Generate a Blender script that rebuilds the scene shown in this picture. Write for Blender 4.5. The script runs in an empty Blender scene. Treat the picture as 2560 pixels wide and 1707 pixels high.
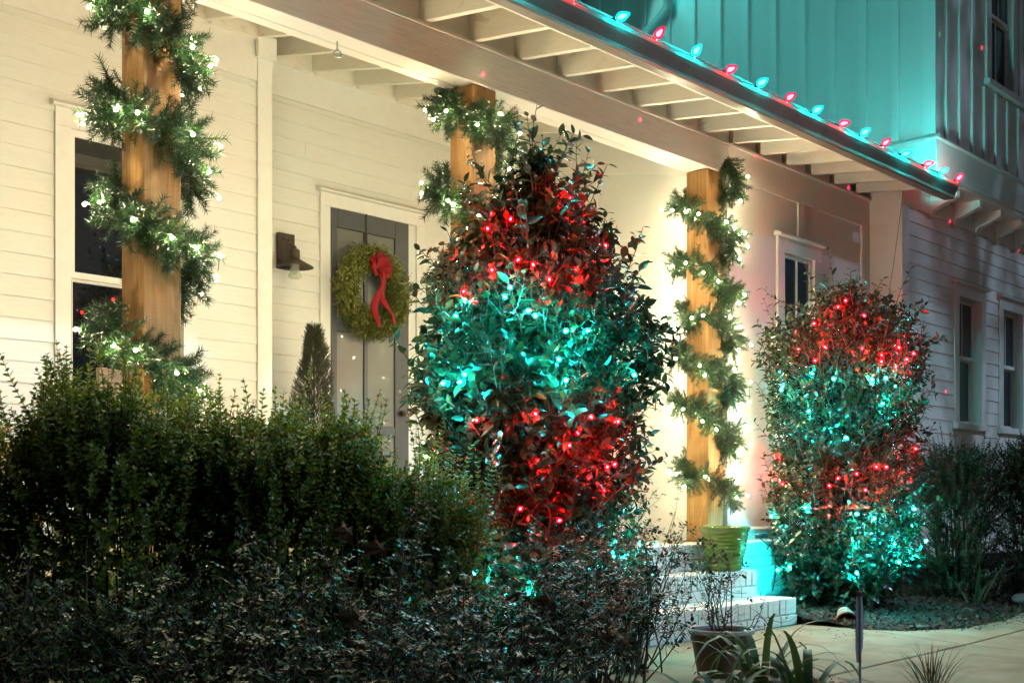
import bpy, math, random
import numpy as np
from mathutils import Vector, Matrix

rng = np.random.default_rng(7)
random.seed(7)
R = math.radians
scene = bpy.context.scene
COL = scene.collection

# ------------------------------------------------------------------ camera, sky, moonlight, exposure
TH = R(43.0)
CAM = Vector((-7.113, -4.728, 0.8484))
cd = bpy.data.cameras.new('camera')
cam = bpy.data.objects.new('camera', cd)
COL.objects.link(cam)
cam.location = CAM
cam.rotation_euler = (R(90), 0, TH - R(90))
cd.sensor_width = 36.0
cd.lens = 36.0 * 2970 / 2560
cd.shift_y = (1240 - 853.5) / 2560
cd.clip_start = 0.05
cd.clip_end = 400
scene.camera = cam

MOON = Vector((-0.30, 0.76, -0.52)).normalized()      # the way the cool street light travels
w = bpy.data.worlds.new('World')
scene.world = w
w.use_nodes = True
nt = w.node_tree
sky = nt.nodes.new('ShaderNodeTexSky')
sky.sky_type = 'NISHITA'
sky.sun_disc = False
sky.sun_elevation = math.asin(-MOON.z)
sky.sun_rotation = math.atan2(-MOON.x, -MOON.y)
bg = nt.nodes['Background']
bg.inputs['Strength'].default_value = 0.012
nt.links.new(sky.outputs[0], bg.inputs['Color'])

sl = bpy.data.lights.new('street_light', 'SUN')
sl.energy = 1.15
sl.angle = R(1.2)
sl.color = (0.52, 0.71, 1.0)
so = bpy.data.objects.new('street_light', sl)
COL.objects.link(so)
so.rotation_euler = MOON.to_track_quat('-Z', 'Y').to_euler()

scene.view_settings.view_transform = 'Standard'
scene.view_settings.look = 'None'
scene.view_settings.exposure = 0.0
scene.view_settings.gamma = 1.0
scene.cycles.use_denoising = True
scene.cycles.use_light_tree = True
scene.cycles.max_bounces = 4
scene.cycles.diffuse_bounces = 3
scene.cycles.glossy_bounces = 2
scene.cycles.use_adaptive_sampling = True
scene.cycles.adaptive_threshold = 0.03
scene.cycles.transmission_bounces = 5
scene.cycles.transparent_max_bounces = 8
scene.cycles.sample_clamp_indirect = 4.0
scene.cycles.caustics_reflective = False
scene.cycles.caustics_refractive = False

WARM, RED, TEAL = (1.0, 0.868, 0.555), (1.0, 0.00008, 0.00015), (0.00012, 0.78, 0.86)

# ------------------------------------------------------------------ photo measurements -> points on real planes
_s, _c = math.sin(TH), math.cos(TH)
def ray(x, y):
    u = (x - 1280) / 2970.0
    return Vector((u * _s + _c, -u * _c + _s, (1240 - y) / 2970.0))
def onY(x, y, Y):
    r = ray(x, y); return CAM + r * ((Y - CAM.y) / r.y)
def onZ(x, y, Z):
    r = ray(x, y); return CAM + r * ((Z - CAM.z) / r.z)
def atD(x, y, D):
    return CAM + ray(x, y) * D
ER = Vector((_s, -_c, 0)); EC = Vector((-_c, -_s, 0))

# ------------------------------------------------------------------ materials
def new_mat(name):
    m = bpy.data.materials.new(name); m.use_nodes = True
    return m, m.node_tree, m.node_tree.nodes['Principled BSDF']
def N(nt_, typ, **kw):
    n = nt_.nodes.new(typ)
    for k, v in kw.items():
        setattr(n, k, v)
    return n
def coords(t, scale, kind='Object'):
    tc = N(t, 'ShaderNodeTexCoord'); mp = N(t, 'ShaderNodeMapping')
    mp.inputs['Scale'].default_value = scale
    t.links.new(tc.outputs[kind], mp.inputs[0])
    return mp.outputs[0]
def noise(t, vec, scale, detail=4, rough=0.55):
    n = N(t, 'ShaderNodeTexNoise')
    n.inputs['Scale'].default_value = scale; n.inputs['Detail'].default_value = detail
    n.inputs['Roughness'].default_value = rough
    t.links.new(vec, n.inputs['Vector'])
    return n.outputs['Fac']
def ramp(t, fac, stops):
    r = N(t, 'ShaderNodeValToRGB')
    e = r.color_ramp.elements
    while len(e) < len(stops): e.new(0.5)
    for el, (p_, c_) in zip(e, stops):
        el.position = p_; el.color = (*c_, 1)
    t.links.new(fac, r.inputs[0])
    return r.outputs[0]
def mixc(t, fac, a, b, mode='MIX'):
    m = N(t, 'ShaderNodeMix', data_type='RGBA', blend_type=mode)
    if isinstance(fac, (int, float)): m.inputs[0].default_value = fac
    else: t.links.new(fac, m.inputs[0])
    for sock, v in ((m.inputs[6], a), (m.inputs[7], b)):
        if isinstance(v, tuple): sock.default_value = (*v, 1)
        else: t.links.new(v, sock)
    return m.outputs[2]
def bump(t, b, h, strength, dist):
    n = N(t, 'ShaderNodeBump')
    n.inputs['Strength'].default_value = strength; n.inputs['Distance'].default_value = dist
    t.links.new(h, n.inputs['Height']); t.links.new(n.outputs[0], b.inputs['Normal'])

M = {}
def painted(name, col, dark, rough=0.5, grain=(3, 40, 40), bs=0.25, knots=False):
    m, t, b = new_mat(name)
    v = coords(t, grain)
    g = noise(t, v, 3.0, 5, 0.6)
    big = noise(t, coords(t, (1, 1, 1)), 1.7, 3)
    c = ramp(t, g, [(0.25, dark), (0.55, col)])
    c = mixc(t, ramp(t, big, [(0.3, (0, 0, 0)), (0.75, (0.12, 0.12, 0.12))]), c, tuple(x * 0.86 for x in col))
    if knots:
        kn = noise(t, coords(t, (2.2, 2.2, 5)), 2.3, 1)
        c = mixc(t, ramp(t, kn, [(0.70, (0, 0, 0)), (0.76, (0.45, 0.45, 0.45))]), c, (0.45, 0.33, 0.19))
    t.links.new(c, b.inputs['Base Color'])
    b.inputs['Roughness'].default_value = rough
    bump(t, b, g, bs, 0.004)
    M[name] = m
painted('siding', (0.80, 0.78, 0.71), (0.74, 0.71, 0.63), 0.5)
painted('trim', (0.82, 0.80, 0.74), (0.78, 0.75, 0.68), 0.45, (6, 30, 6), 0.15)
painted('rafter_paint', (0.80, 0.76, 0.66), (0.72, 0.67, 0.56), 0.6, (40, 3, 40), 0.3, True)
painted('beam_paint', (0.72, 0.69, 0.62), (0.58, 0.55, 0.49), 0.65, (2.0, 30, 30), 0.6)
painted('panel', (0.78, 0.76, 0.70), (0.74, 0.72, 0.66), 0.55, (12, 12, 12), 0.3)
painted('white_brick', (0.78, 0.76, 0.70), (0.60, 0.57, 0.50), 0.75, (16, 16, 16), 0.8)
painted('mortar', (0.55, 0.53, 0.48), (0.45, 0.43, 0.38), 0.9, (20, 20, 20), 0.5)
painted('door_paint', (0.062, 0.066, 0.075), (0.05, 0.053, 0.06), 0.4, (30, 30, 3), 0.12)
painted('deck_board', (0.62, 0.56, 0.46), (0.52, 0.46, 0.37), 0.7, (40, 3, 10), 0.3)
painted('grey_wood', (0.30, 0.19, 0.12), (0.18, 0.11, 0.07), 0.7, (30, 30, 3), 0.5)
painted('honey_wood', (0.42, 0.23, 0.08), (0.26, 0.13, 0.045), 0.5, (3, 30, 30), 0.3)
painted('shingle', (0.08, 0.078, 0.075), (0.05, 0.05, 0.05), 0.9, (10, 10, 10), 0.6)
painted('porch_floor', (0.40, 0.34, 0.25), (0.33, 0.27, 0.20), 0.6, (4, 4, 4), 0.2)

def wood_post():
    m, t, b = new_mat('cedar')
    v = coords(t, (9, 9, 0.7))
    g = N(t, 'ShaderNodeTexNoise'); g.inputs['Scale'].default_value = 2.4; g.inputs['Detail'].default_value = 7; g.inputs['Roughness'].default_value = 0.6; g.inputs['Distortion'].default_value = 1.6
    t.links.new(v, g.inputs['Vector']); g = g.outputs['Fac']
    fine = noise(t, coords(t, (90, 90, 2.5)), 2.0, 4, 0.7)
    saw = noise(t, coords(t, (2.5, 2.5, 60)), 2.0, 4, 0.75)
    big = noise(t, coords(t, (3, 3, 2.2)), 1.4, 3)
    c = ramp(t, g, [(0.30, (0.24, 0.105, 0.028)), (0.48, (0.40, 0.205, 0.060)), (0.70, (0.50, 0.285, 0.095))])
    c = mixc(t, ramp(t, fine, [(0.32, (0.42, 0.42, 0.42)), (0.55, (0, 0, 0))]), c, (0.23, 0.10, 0.028))
    c = mixc(t, ramp(t, saw, [(0.52, (0, 0, 0)), (0.78, (0.45, 0.45, 0.45))]), c, (0.24, 0.115, 0.035))
    c = mixc(t, ramp(t, big, [(0.45, (0, 0, 0)), (0.75, (0.6, 0.6, 0.6))]), c, (0.21, 0.105, 0.035))
    kn = noise(t, coords(t, (5, 5, 1.7)), 1.9, 2, 0.4)
    c = mixc(t, ramp(t, kn, [(0.69, (0, 0, 0)), (0.73, (0.75, 0.75, 0.75))]), c, (0.10, 0.042, 0.014))
    t.links.new(c, b.inputs['Base Color'])
    b.inputs['Roughness'].default_value = 0.62
    add = N(t, 'ShaderNodeMath', operation='ADD'); t.links.new(g, add.inputs[0]); t.links.new(saw, add.inputs[1])
    bump(t, b, add.outputs[0], 0.45, 0.004)
    M['cedar'] = m
wood_post()

def plain(name, col, rough=0.5, metal=0.0, spec=0.5, coat=0.0, trans=0.0, nz=None):
    m, t, b = new_mat(name)
    if nz:
        g = noise(t, coords(t, (1, 1, 1)), nz[0], 4)
        c = ramp(t, g, [(0.3, nz[1]), (0.65, col)])
        t.links.new(c, b.inputs['Base Color'])
        bump(t, b, g, nz[2] if len(nz) > 2 else 0.2, 0.003)
    else:
        b.inputs['Base Color'].default_value = (*col, 1)
    b.inputs['Roughness'].default_value = rough
    b.inputs['Metallic'].default_value = metal
    b.inputs['Specular IOR Level'].default_value = spec
    b.inputs['Coat Weight'].default_value = coat
    b.inputs['Transmission Weight'].default_value = trans
    M[name] = m
plain('rust_metal', (0.085, 0.060, 0.045), 0.55, 0.6, nz=(25, (0.04, 0.03, 0.024), 0.3))
plain('steel', (0.45, 0.45, 0.43), 0.3, 1.0)
plain('gutter_metal', (0.20, 0.185, 0.155), 0.30, 0.0, nz=(8, (0.16, 0.15, 0.13), 0.08))
plain('downspout_metal', (0.42, 0.41, 0.39), 0.45, 0.1)
plain('dark_glass', (0.008, 0.010, 0.012), 0.015, 0, 1.0)
plain('film_glass', (0.02, 0.032, 0.040), 0.10, 0, 0.6)
plain('door_glass', (0.13, 0.135, 0.115), 0.30, 0, 0.5, 0.12)
def thin_glass():
    m, t, b = new_mat('clear_glass')
    b.inputs['Base Color'].default_value = (0.9, 0.9, 0.86, 1); b.inputs['Roughness'].default_value = 0.06; b.inputs['Specular IOR Level'].default_value = 1.0
    tr = N(t, 'ShaderNodeBsdfTransparent'); tr.inputs[0].default_value = (0.93, 0.94, 0.90, 1)
    mx = N(t, 'ShaderNodeMixShader'); mx.inputs[0].default_value = 0.22
    t.links.new(tr.outputs[0], mx.inputs[1]); t.links.new(b.outputs[0], mx.inputs[2]); t.links.new(mx.outputs[0], t.nodes['Material Output'].inputs[0])
    M['clear_glass'] = m
thin_glass()
plain('curtain', (0.05, 0.052, 0.055), 0.9)
plain('yellow_curtain', (0.35, 0.28, 0.05), 0.9)
plain('red_ribbon', (0.30, 0.003, 0.007), 0.85, nz=(300, (0.20, 0.002, 0.005), 0.5))
plain('black_plastic', (0.012, 0.014, 0.013), 0.45)
plain('green_wire', (0.012, 0.03, 0.018), 0.5)
plain('white_clip', (0.7, 0.7, 0.68), 0.4)
plain('brown_plastic', (0.13, 0.065, 0.042), 0.45, nz=(14, (0.085, 0.045, 0.03), 0.1))
plain('rim_plastic', (0.42, 0.42, 0.40), 0.5)
plain('soil', (0.035, 0.025, 0.017), 0.95, nz=(30, (0.016, 0.011, 0.008), 1.0))
plain('bark', (0.10, 0.075, 0.05), 0.85, nz=(40, (0.05, 0.036, 0.025), 0.8))
plain('twig', (0.055, 0.042, 0.026), 0.7)
plain('green_twig', (0.035, 0.038, 0.014), 0.7)
plain('stone', (0.22, 0.21, 0.19), 0.85, nz=(9, (0.12, 0.115, 0.105), 0.8))
plain('stake_metal', (0.33, 0.33, 0.34), 0.5, 0.2, nz=(12, (0.2, 0.2, 0.21), 0.1))
plain('sign_film', (0.30, 0.30, 0.36), 0.4, nz=(10, (0.07, 0.08, 0.15), 0.0))
plain('dry_leaf', (0.20, 0.105, 0.05), 0.8)
plain('spent_bloom', (0.34, 0.24, 0.15), 0.85)
plain('terracotta', (0.40, 0.17, 0.08), 0.7, nz=(14, (0.30, 0.12, 0.06), 0.2))
plain('pot_cream', (0.62, 0.56, 0.44), 0.6)
plain('pot_stripe', (0.12, 0.22, 0.12), 0.6)

def glaze():
    m, t, b = new_mat('green_glaze')
    g = noise(t, coords(t, (3, 3, 14)), 3, 4)
    c = ramp(t, g, [(0.3, (0.075, 0.12, 0.010)), (0.7, (0.15, 0.215, 0.020))])
    t.links.new(c, b.inputs['Base Color'])
    b.inputs['Roughness'].default_value = 0.18
    b.inputs['Coat Weight'].default_value = 0.6
    M['green_glaze'] = m
glaze()

def concrete():
    m, t, b = new_mat('concrete')
    v = coords(t, (1, 1, 1))
    a = noise(t, v, 2.2, 5, 0.65); f = noise(t, v, 90, 3, 0.7)
    br = noise(t, coords(t, (1.5, 30, 1)), 4, 3)
    c = ramp(t, a, [(0.3, (0.22, 0.155, 0.085)), (0.55, (0.38, 0.29, 0.175)), (0.75, (0.46, 0.375, 0.255))])
    c = mixc(t, ramp(t, f, [(0.3, (0.35, 0.35, 0.35)), (0.5, (0, 0, 0))]), c, (0.26, 0.20, 0.13))
    st = noise(t, v, 0.9, 4, 0.7)
    c = mixc(t, ramp(t, st, [(0.52, (0, 0, 0)), (0.7, (0.4, 0.4, 0.4))]), c, (0.24, 0.17, 0.10))
    t.links.new(c, b.inputs['Base Color'])
    b.inputs['Roughness'].default_value = 0.85
    add = N(t, 'ShaderNodeMath', operation='ADD'); t.links.new(f, add.inputs[0]); t.links.new(br, add.inputs[1])
    bump(t, b, add.outputs[0], 0.7, 0.006)
    M['concrete'] = m
concrete()

def leaf_mat(name, stops, rough=0.32, trans=0.25, tcol=None, spec=0.5):
    m, t, b = new_mat(name)
    g = N(t, 'ShaderNodeNewGeometry')
    c = ramp(t, g.outputs['Random Per Island'], stops)
    t.links.new(c, b.inputs['Base Color'])
    b.inputs['Roughness'].default_value = rough
    b.inputs['Specular IOR Level'].default_value = spec
    if trans > 0:
        tr = N(t, 'ShaderNodeBsdfTranslucent')
        tc = mixc(t, 1.0, c, tcol or (1.6, 1.7, 0.7), 'MULTIPLY')
        t.links.new(tc, tr.inputs['Color'])
        mx = N(t, 'ShaderNodeMixShader'); mx.inputs[0].default_value = trans
        t.links.new(b.outputs[0], mx.inputs[1]); t.links.new(tr.outputs[0], mx.inputs[2])
        t.links.new(mx.outputs[0], t.nodes['Material Output'].inputs[0])
    M[name] = m
leaf_mat('camellia_leaf', [(0, (0.013, 0.032, 0.018)), (0.5, (0.024, 0.054, 0.028)), (0.84, (0.045, 0.080, 0.030)), (0.93, (0.10, 0.10, 0.035)), (1, (0.12, 0.055, 0.025))], 0.24, 0.14, (1.2, 1.5, 1.1), 0.9)
leaf_mat('boxwood_leaf', [(0, (0.050, 0.088, 0.016)), (0.5, (0.100, 0.150, 0.024)), (0.85, (0.16, 0.205, 0.030)), (1, (0.24, 0.26, 0.035))], 0.34, 0.38, (1.7, 1.7, 0.6))
leaf_mat('hedge_leaf', [(0, (0.018, 0.035, 0.012)), (0.6, (0.035, 0.062, 0.018)), (0.88, (0.06, 0.085, 0.022)), (1, (0.10, 0.07, 0.03))], 0.4, 0.0)
leaf_mat('rose_leaf', [(0, (0.012, 0.030, 0.010)), (0.6, (0.026, 0.058, 0.016)), (0.90, (0.050, 0.090, 0.020)), (0.96, (0.10, 0.12, 0.025)), (1, (0.10, 0.04, 0.02))], 0.36, 0.0, None, 0.28)
leaf_mat('needle', [(0, (0.006, 0.022, 0.008)), (0.5, (0.013, 0.042, 0.013)), (0.9, (0.026, 0.066, 0.018)), (1, (0.045, 0.085, 0.022))], 0.35, 0.0)
leaf_mat('wreath_leaf', [(0, (0.070, 0.085, 0.012)), (0.5, (0.15, 0.165, 0.026)), (1, (0.30, 0.30, 0.07))], 0.4, 0.0)
leaf_mat('cypress_leaf', [(0, (0.022, 0.028, 0.012)), (0.6, (0.045, 0.052, 0.020)), (1, (0.09, 0.085, 0.036))], 0.6, 0.0)
leaf_mat('strap_leaf', [(0, (0.045, 0.075, 0.040)), (0.7, (0.075, 0.115, 0.06)), (0.9, (0.10, 0.13, 0.06)), (1, (0.20, 0.14, 0.07))], 0.45, 0.2)
leaf_mat('grass_leaf', [(0, (0.03, 0.055, 0.012)), (1, (0.085, 0.12, 0.03))], 0.5, 0.0)
leaf_mat('litter', [(0, (0.025, 0.016, 0.010)), (0.5, (0.075, 0.046, 0.026)), (0.85, (0.15, 0.095, 0.05)), (1, (0.22, 0.17, 0.10))], 0.8, 0.0)

def emit(name, col, strength):
    m = bpy.data.materials.new(name); m.use_nodes = True
    t = m.node_tree; t.nodes.clear()
    o = N(t, 'ShaderNodeOutputMaterial'); e = N(t, 'ShaderNodeEmission')
    e.inputs[0].default_value = (*col, 1); e.inputs[1].default_value = strength
    t.links.new(e.outputs[0], o.inputs[0])
    M[name] = m
emit('glow_warm', WARM, 2400)
emit('glow_red', (1.0, 0.0007, 0.0012), 2500)
emit('glow_teal', (0.003, 0.78, 0.86), 3900)
emit('glow_c9_red', (1.0, 0.012, 0.02), 200)
emit('glow_c9_teal', (0.001, 0.80, 0.84), 1500)
def cap(name, col, strength, tint):
    """translucent coloured plastic lit up from inside"""
    m = bpy.data.materials.new(name); m.use_nodes = True
    t = m.node_tree; t.nodes.clear()
    o = N(t, 'ShaderNodeOutputMaterial'); e = N(t, 'ShaderNodeEmission'); tr = N(t, 'ShaderNodeBsdfTransparent'); a = N(t, 'ShaderNodeAddShader')
    e.inputs[0].default_value = (*col, 1); e.inputs[1].default_value = strength; tr.inputs[0].default_value = (*tint, 1)
    t.links.new(e.outputs[0], a.inputs[0]); t.links.new(tr.outputs[0], a.inputs[1]); t.links.new(a.outputs[0], o.inputs[0])
    m.cycles.emission_sampling = 'NONE'
    M[name] = m
cap('cap_warm', (1.0, 0.80, 0.42), 0.45, (0.95, 0.95, 0.92))
cap('cap_red', (1.0, 0.0, 0.012), 0.65, (0.95, 0.75, 0.75))
cap('cap_teal', (0.0, 0.85, 0.80), 0.50, (0.75, 0.95, 0.95))
cap('cap_c9_red', (1.0, 0.012, 0.06), 1.1, (0.95, 0.35, 0.40))
cap('cap_c9_teal', (0.0, 0.95, 0.88), 1.0, (0.35, 0.95, 0.95))

# ------------------------------------------------------------------ object helpers
def tag(o, label=None, cat=None, group=None, kind=None):
    if label: o['label'] = label
    if cat: o['category'] = cat
    if group: o['group'] = group
    if kind: o['kind'] = kind
    return o
def adopt(o, parent):
    if parent is not None:
        o.parent = parent
        if parent.type == 'EMPTY':
            o.matrix_parent_inverse = Matrix.Translation(-Vector(parent.location))
def thing(name, label, cat, loc=(0, 0, 0), group=None):
    o = bpy.data.objects.new(name, None)
    o.empty_display_size = 0.1
    COL.objects.link(o); o.location = loc
    return tag(o, label, cat, group)
def link(name, me, mat, parent=None):
    o = bpy.data.objects.new(name, me)
    COL.objects.link(o)
    if mat is not None and not me.materials: me.materials.append(M[mat])
    adopt(o, parent)
    return o
def np_mesh(name, V, F, smooth=False):
    V = np.ascontiguousarray(V, dtype=np.float32); F = np.ascontiguousarray(F, dtype=np.int32)
    me = bpy.data.meshes.new(name)
    n, k = F.shape
    me.vertices.add(len(V)); me.vertices.foreach_set('co', V.ravel())
    me.loops.add(n * k); me.loops.foreach_set('vertex_index', F.ravel())
    me.polygons.add(n)
    me.polygons.foreach_set('loop_start', np.arange(0, n * k, k, dtype=np.int32))
    if smooth: me.polygons.foreach_set('use_smooth', np.ones(n, dtype=bool))
    me.update(calc_edges=True)
    return me
def npobj(name, V, F, mat, parent=None, smooth=False):
    return link(name, np_mesh(name, V, F, smooth), mat, parent)

class MB:
    """collects boxes, prisms, tubes and lathes into one mesh"""
    def __init__(s): s.v = []; s.f = []
    def add(s, vs, fs):
        b = len(s.v); s.v += [tuple(v) for v in vs]; s.f += [tuple(i + b for i in f) for f in fs]; return s
    def box(s, x0, x1, y0, y1, z0, z1):
        vs = [(x, y, z) for z in (z0, z1) for y in (y0, y1) for x in (x0, x1)]
        return s.add(vs, [(0, 2, 3, 1), (4, 5, 7, 6), (0, 1, 5, 4), (2, 6, 7, 3), (0, 4, 6, 2), (1, 3, 7, 5)])
    def prism(s, prof, axis, a, b):
        """prof: list of 2D points; axis 'x': (y,z) swept in x; axis 'y': (x,z) swept in y; 'z': (x,y) swept in z"""
        n = len(prof)
        def P(q, t): return {'x': (t, q[0], q[1]), 'y': (q[0], t, q[1]), 'z': (q[0], q[1], t)}[axis]
        vs = [P(q, a) for q in prof] + [P(q, b) for q in prof]
        fs = [(i, (i + 1) % n, n + (i + 1) % n, n + i) for i in range(n)] + [tuple(range(n))[::-1], tuple(range(n, 2 * n))]
        return s.add(vs, fs)
    def lathe(s, prof, c, seg=24, axis=Vector((0, 0, 1)), cap=True):
        q = Vector((0, 0, 1)).rotation_difference(Vector(axis))
        vs = []
        for r, z in prof:
            for k in range(seg):
                a = 2 * math.pi * k / seg
                vs.append(Vector(c) + q @ Vector((r * math.cos(a), r * math.sin(a), z)))
        fs = []
        for i in range(len(prof) - 1):
            for k in range(seg):
                k2 = (k + 1) % seg
                fs.append((i * seg + k, i * seg + k2, (i + 1) * seg + k2, (i + 1) * seg + k))
        if cap:
            fs.append(tuple(range(seg))[::-1]); fs.append(tuple((len(prof) - 1) * seg + k for k in range(seg)))
        return s.add(vs, fs)
    def tube(s, pts, r, seg=8):
        pts = [Vector(p) for p in pts]; n = len(pts); vs = []; up = Vector((0.31, 0.17, 0.93))
        for i, p in enumerate(pts):
            d = (pts[min(i + 1, n - 1)] - pts[max(i - 1, 0)]).normalized()
            a = d.cross(up)
            if a.length < 1e-3: a = d.cross(Vector((1, 0, 0)))
            a.normalize(); b = d.cross(a)
            rr = r[i] if isinstance(r, (list, tuple)) else r
            for k in range(seg):
                t = 2 * math.pi * k / seg
                vs.append(p + a * rr * math.cos(t) + b * rr * math.sin(t))
        fs = [(i * seg + k, i * seg + (k + 1) % seg, (i + 1) * seg + (k + 1) % seg, (i + 1) * seg + k) for i in range(n - 1) for k in range(seg)]
        fs += [tuple(range(seg))[::-1], tuple((n - 1) * seg + k for k in range(seg))]
        return s.add(vs, fs)
    def build(s, name, mat, parent=None, smooth=False, bevel=0.0):
        me = bpy.data.meshes.new(name); me.from_pydata(s.v, [], s.f); me.update()
        if smooth:
            me.polygons.foreach_set('use_smooth', [True] * len(me.polygons))
            try: me.set_sharp_from_angle(angle=R(40))
            except Exception: pass
        o = link(name, me, mat, parent)
        if bevel:
            b = o.modifiers.new('bevel', 'BEVEL'); b.width = bevel; b.segments = 1; b.limit_method = 'ANGLE'
        return o
def box(name, mat, parent, x0, x1, y0, y1, z0, z1, bevel=0.0):
    return MB().box(x0, x1, y0, y1, z0, z1).build(name, mat, parent, bevel=bevel)

# --- foliage helpers (numpy)
def nrm(a): return a / np.maximum(np.linalg.norm(a, axis=-1, keepdims=True), 1e-9)
def leaf_template(n=5, hw=0.24, fold=0.25, curl=0.12, point=1.0):
    ts = np.linspace(0, 1, n)
    wd = np.sin(np.pi * ts ** 0.85) ** 0.75 * hw
    V = [(t, 0, -curl * t * t) for t in ts]; F = []
    for sg in (-1, 1):
        e = []
        for i in range(1, n - 1):
            e.append(len(V)); V.append((ts[i] , sg * wd[i], -curl * ts[i] ** 2 + fold * wd[i]))
        fl = []
        fl.append((0, 1, e[0]))
        for i in range(1, n - 2):
            fl += [(i, i + 1, e[i]), (i, e[i], e[i - 1])]
        fl.append((n - 2, n - 1, e[-1]))
        F += [f if sg > 0 else f[::-1] for f in fl]
    return np.array(V, float), np.array(F, int)
def instance(T, pos, d, nr, sc):
    V, F = T
    x = nrm(d); z = nrm(nr - (nr * x).sum(-1, keepdims=True) * x); y = np.cross(z, x)
    sc = np.asarray(sc)
    if sc.ndim == 1: sc = np.repeat(sc[:, None], 3, 1)
    W = (pos[:, None, :] + V[None, :, 0:1] * (x * sc[:, 0:1])[:, None, :] + V[None, :, 1:2] * (y * sc[:, 1:2])[:, None, :]
         + V[None, :, 2:3] * (z * sc[:, 2:3])[:, None, :])
    n = len(pos)
    FF = F[None] + (np.arange(n) * len(V))[:, None, None]
    return W.reshape(-1, 3), FF.reshape(-1, F.shape[1])
def tubes(P, r0, r1, sides=3):
    m, k, _ = P.shape
    d = np.gradient(P, axis=1); d = nrm(d)
    up = np.array([0.3, 0.2, 0.93])
    a = nrm(np.cross(d, up)); b = np.cross(d, a)
    t = np.linspace(0, 1, k)[None, :, None]
    rr = (np.asarray(r0).reshape(-1, 1, 1) * (1 - t) + np.asarray(r1).reshape(-1, 1, 1) * t)
    ring = []
    for s_ in range(sides):
        an = 2 * np.pi * s_ / sides
        ring.append(P + rr * (a * np.cos(an) + b * np.sin(an)))
    V = np.stack(ring, 2).reshape(-1, 3)
    idx = np.arange(m * k * sides).reshape(m, k, sides)
    q = []
    for s_ in range(sides):
        s2 = (s_ + 1) % sides
        q.append(np.stack([idx[:, :-1, s_], idx[:, :-1, s2], idx[:, 1:, s2], idx[:, 1:, s_]], -1).reshape(-1, 4))
    return V, np.concatenate(q)
def shoots(base, d0, L, K=6, bend=(0, 0, 0.1), wob=0.12):
    m = len(base); P = np.zeros((m, K + 1, 3)); P[:, 0] = base; d = nrm(np.array(d0, float))
    for k in range(K):
        d = nrm(d + np.array(bend) + rng.normal(0, wob, (m, 3)))
        P[:, k + 1] = P[:, k] + d * (np.asarray(L) / K)[:, None]
    return P
def along(P, t):
    """points and directions at parameters t (n,) on each polyline -> (m,n,3)"""
    k = P.shape[1] - 1
    f = np.clip(t * k, 0, k - 1e-6); i = f.astype(int); u = (f - i)[None, :, None]
    return P[:, i] * (1 - u) + P[:, i + 1] * u, nrm(P[:, i + 1] - P[:, i])
def merge(parts):
    V = []; F = []; o = 0
    for v, f in parts:
        V.append(v); F.append(f + o); o += len(v)
    return np.concatenate(V), np.concatenate(F)
def perp(d):
    a = nrm(np.cross(d, np.array([0.21, 0.43, 0.88]))); return a, np.cross(d, a)

# ------------------------------------------------------------------ the setting: ground, bed, path
g = MB(); g.add([(-200, -200, -0.03), (200, -200, -0.03), (200, 200, -0.03), (-200, 200, -0.03)], [(0, 1, 2, 3)])
tag(g.build('ground', 'soil'), kind='structure')

path = bpy.data.objects.new('path', None); COL.objects.link(path); tag(path, kind='structure')
# edge of the walk against the planting bed, curving from the steps to the far right
far = [(-0.03, -0.745), (-0.03, -1.20), (0.05, -1.42), (0.44, -1.63), (1.10, -1.64), (1.80, -1.54), (2.9, -1.25), (4.6, -0.95), (9.0, -0.5)]
def far_y(x):
    for (x0, y0), (x1, y1) in zip(far[1:], far[2:]):
        if x <= x1: return y0 + (y1 - y0) * (x - x0) / (x1 - x0)
    return far[-1][1]
J = 0.010
def slab(poly, z0=-0.13, z1=0.0):
    MB().prism(poly, 'z', z0, z1).build('slab', 'concrete', path, bevel=0.004)
slab([(-2.75, -0.745), (-2.75, -1.98), (-0.36, -1.98), (-0.034, -1.20), (-0.034, -0.745)])
slab([(-0.36 + J, -1.98), (0.9, -1.93), (1.02, -1.642), (0.44, -1.63), (0.05, -1.42), (-0.034 + J, -1.21)])
slab([(-2.75, -1.98 - 2 * J), (-0.36, -1.98 - 2 * J), (-0.60, -3.25), (-2.75, -3.25)])
slab([(-0.36 + J, -1.98 - 2 * J), (0.9, -1.93 - 2 * J), (0.55, -3.25), (-0.60 + J, -3.25)])
slab([(0.9 + J, -1.93), (1.02 + J, -1.64), (1.10, -1.64), (1.80, -1.54), (2.9, -1.25), (4.6, -0.95), (9.0, -0.5), (9.0, -2.2), (3.5, -2.75), (0.55 + J, -3.25)])

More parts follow.
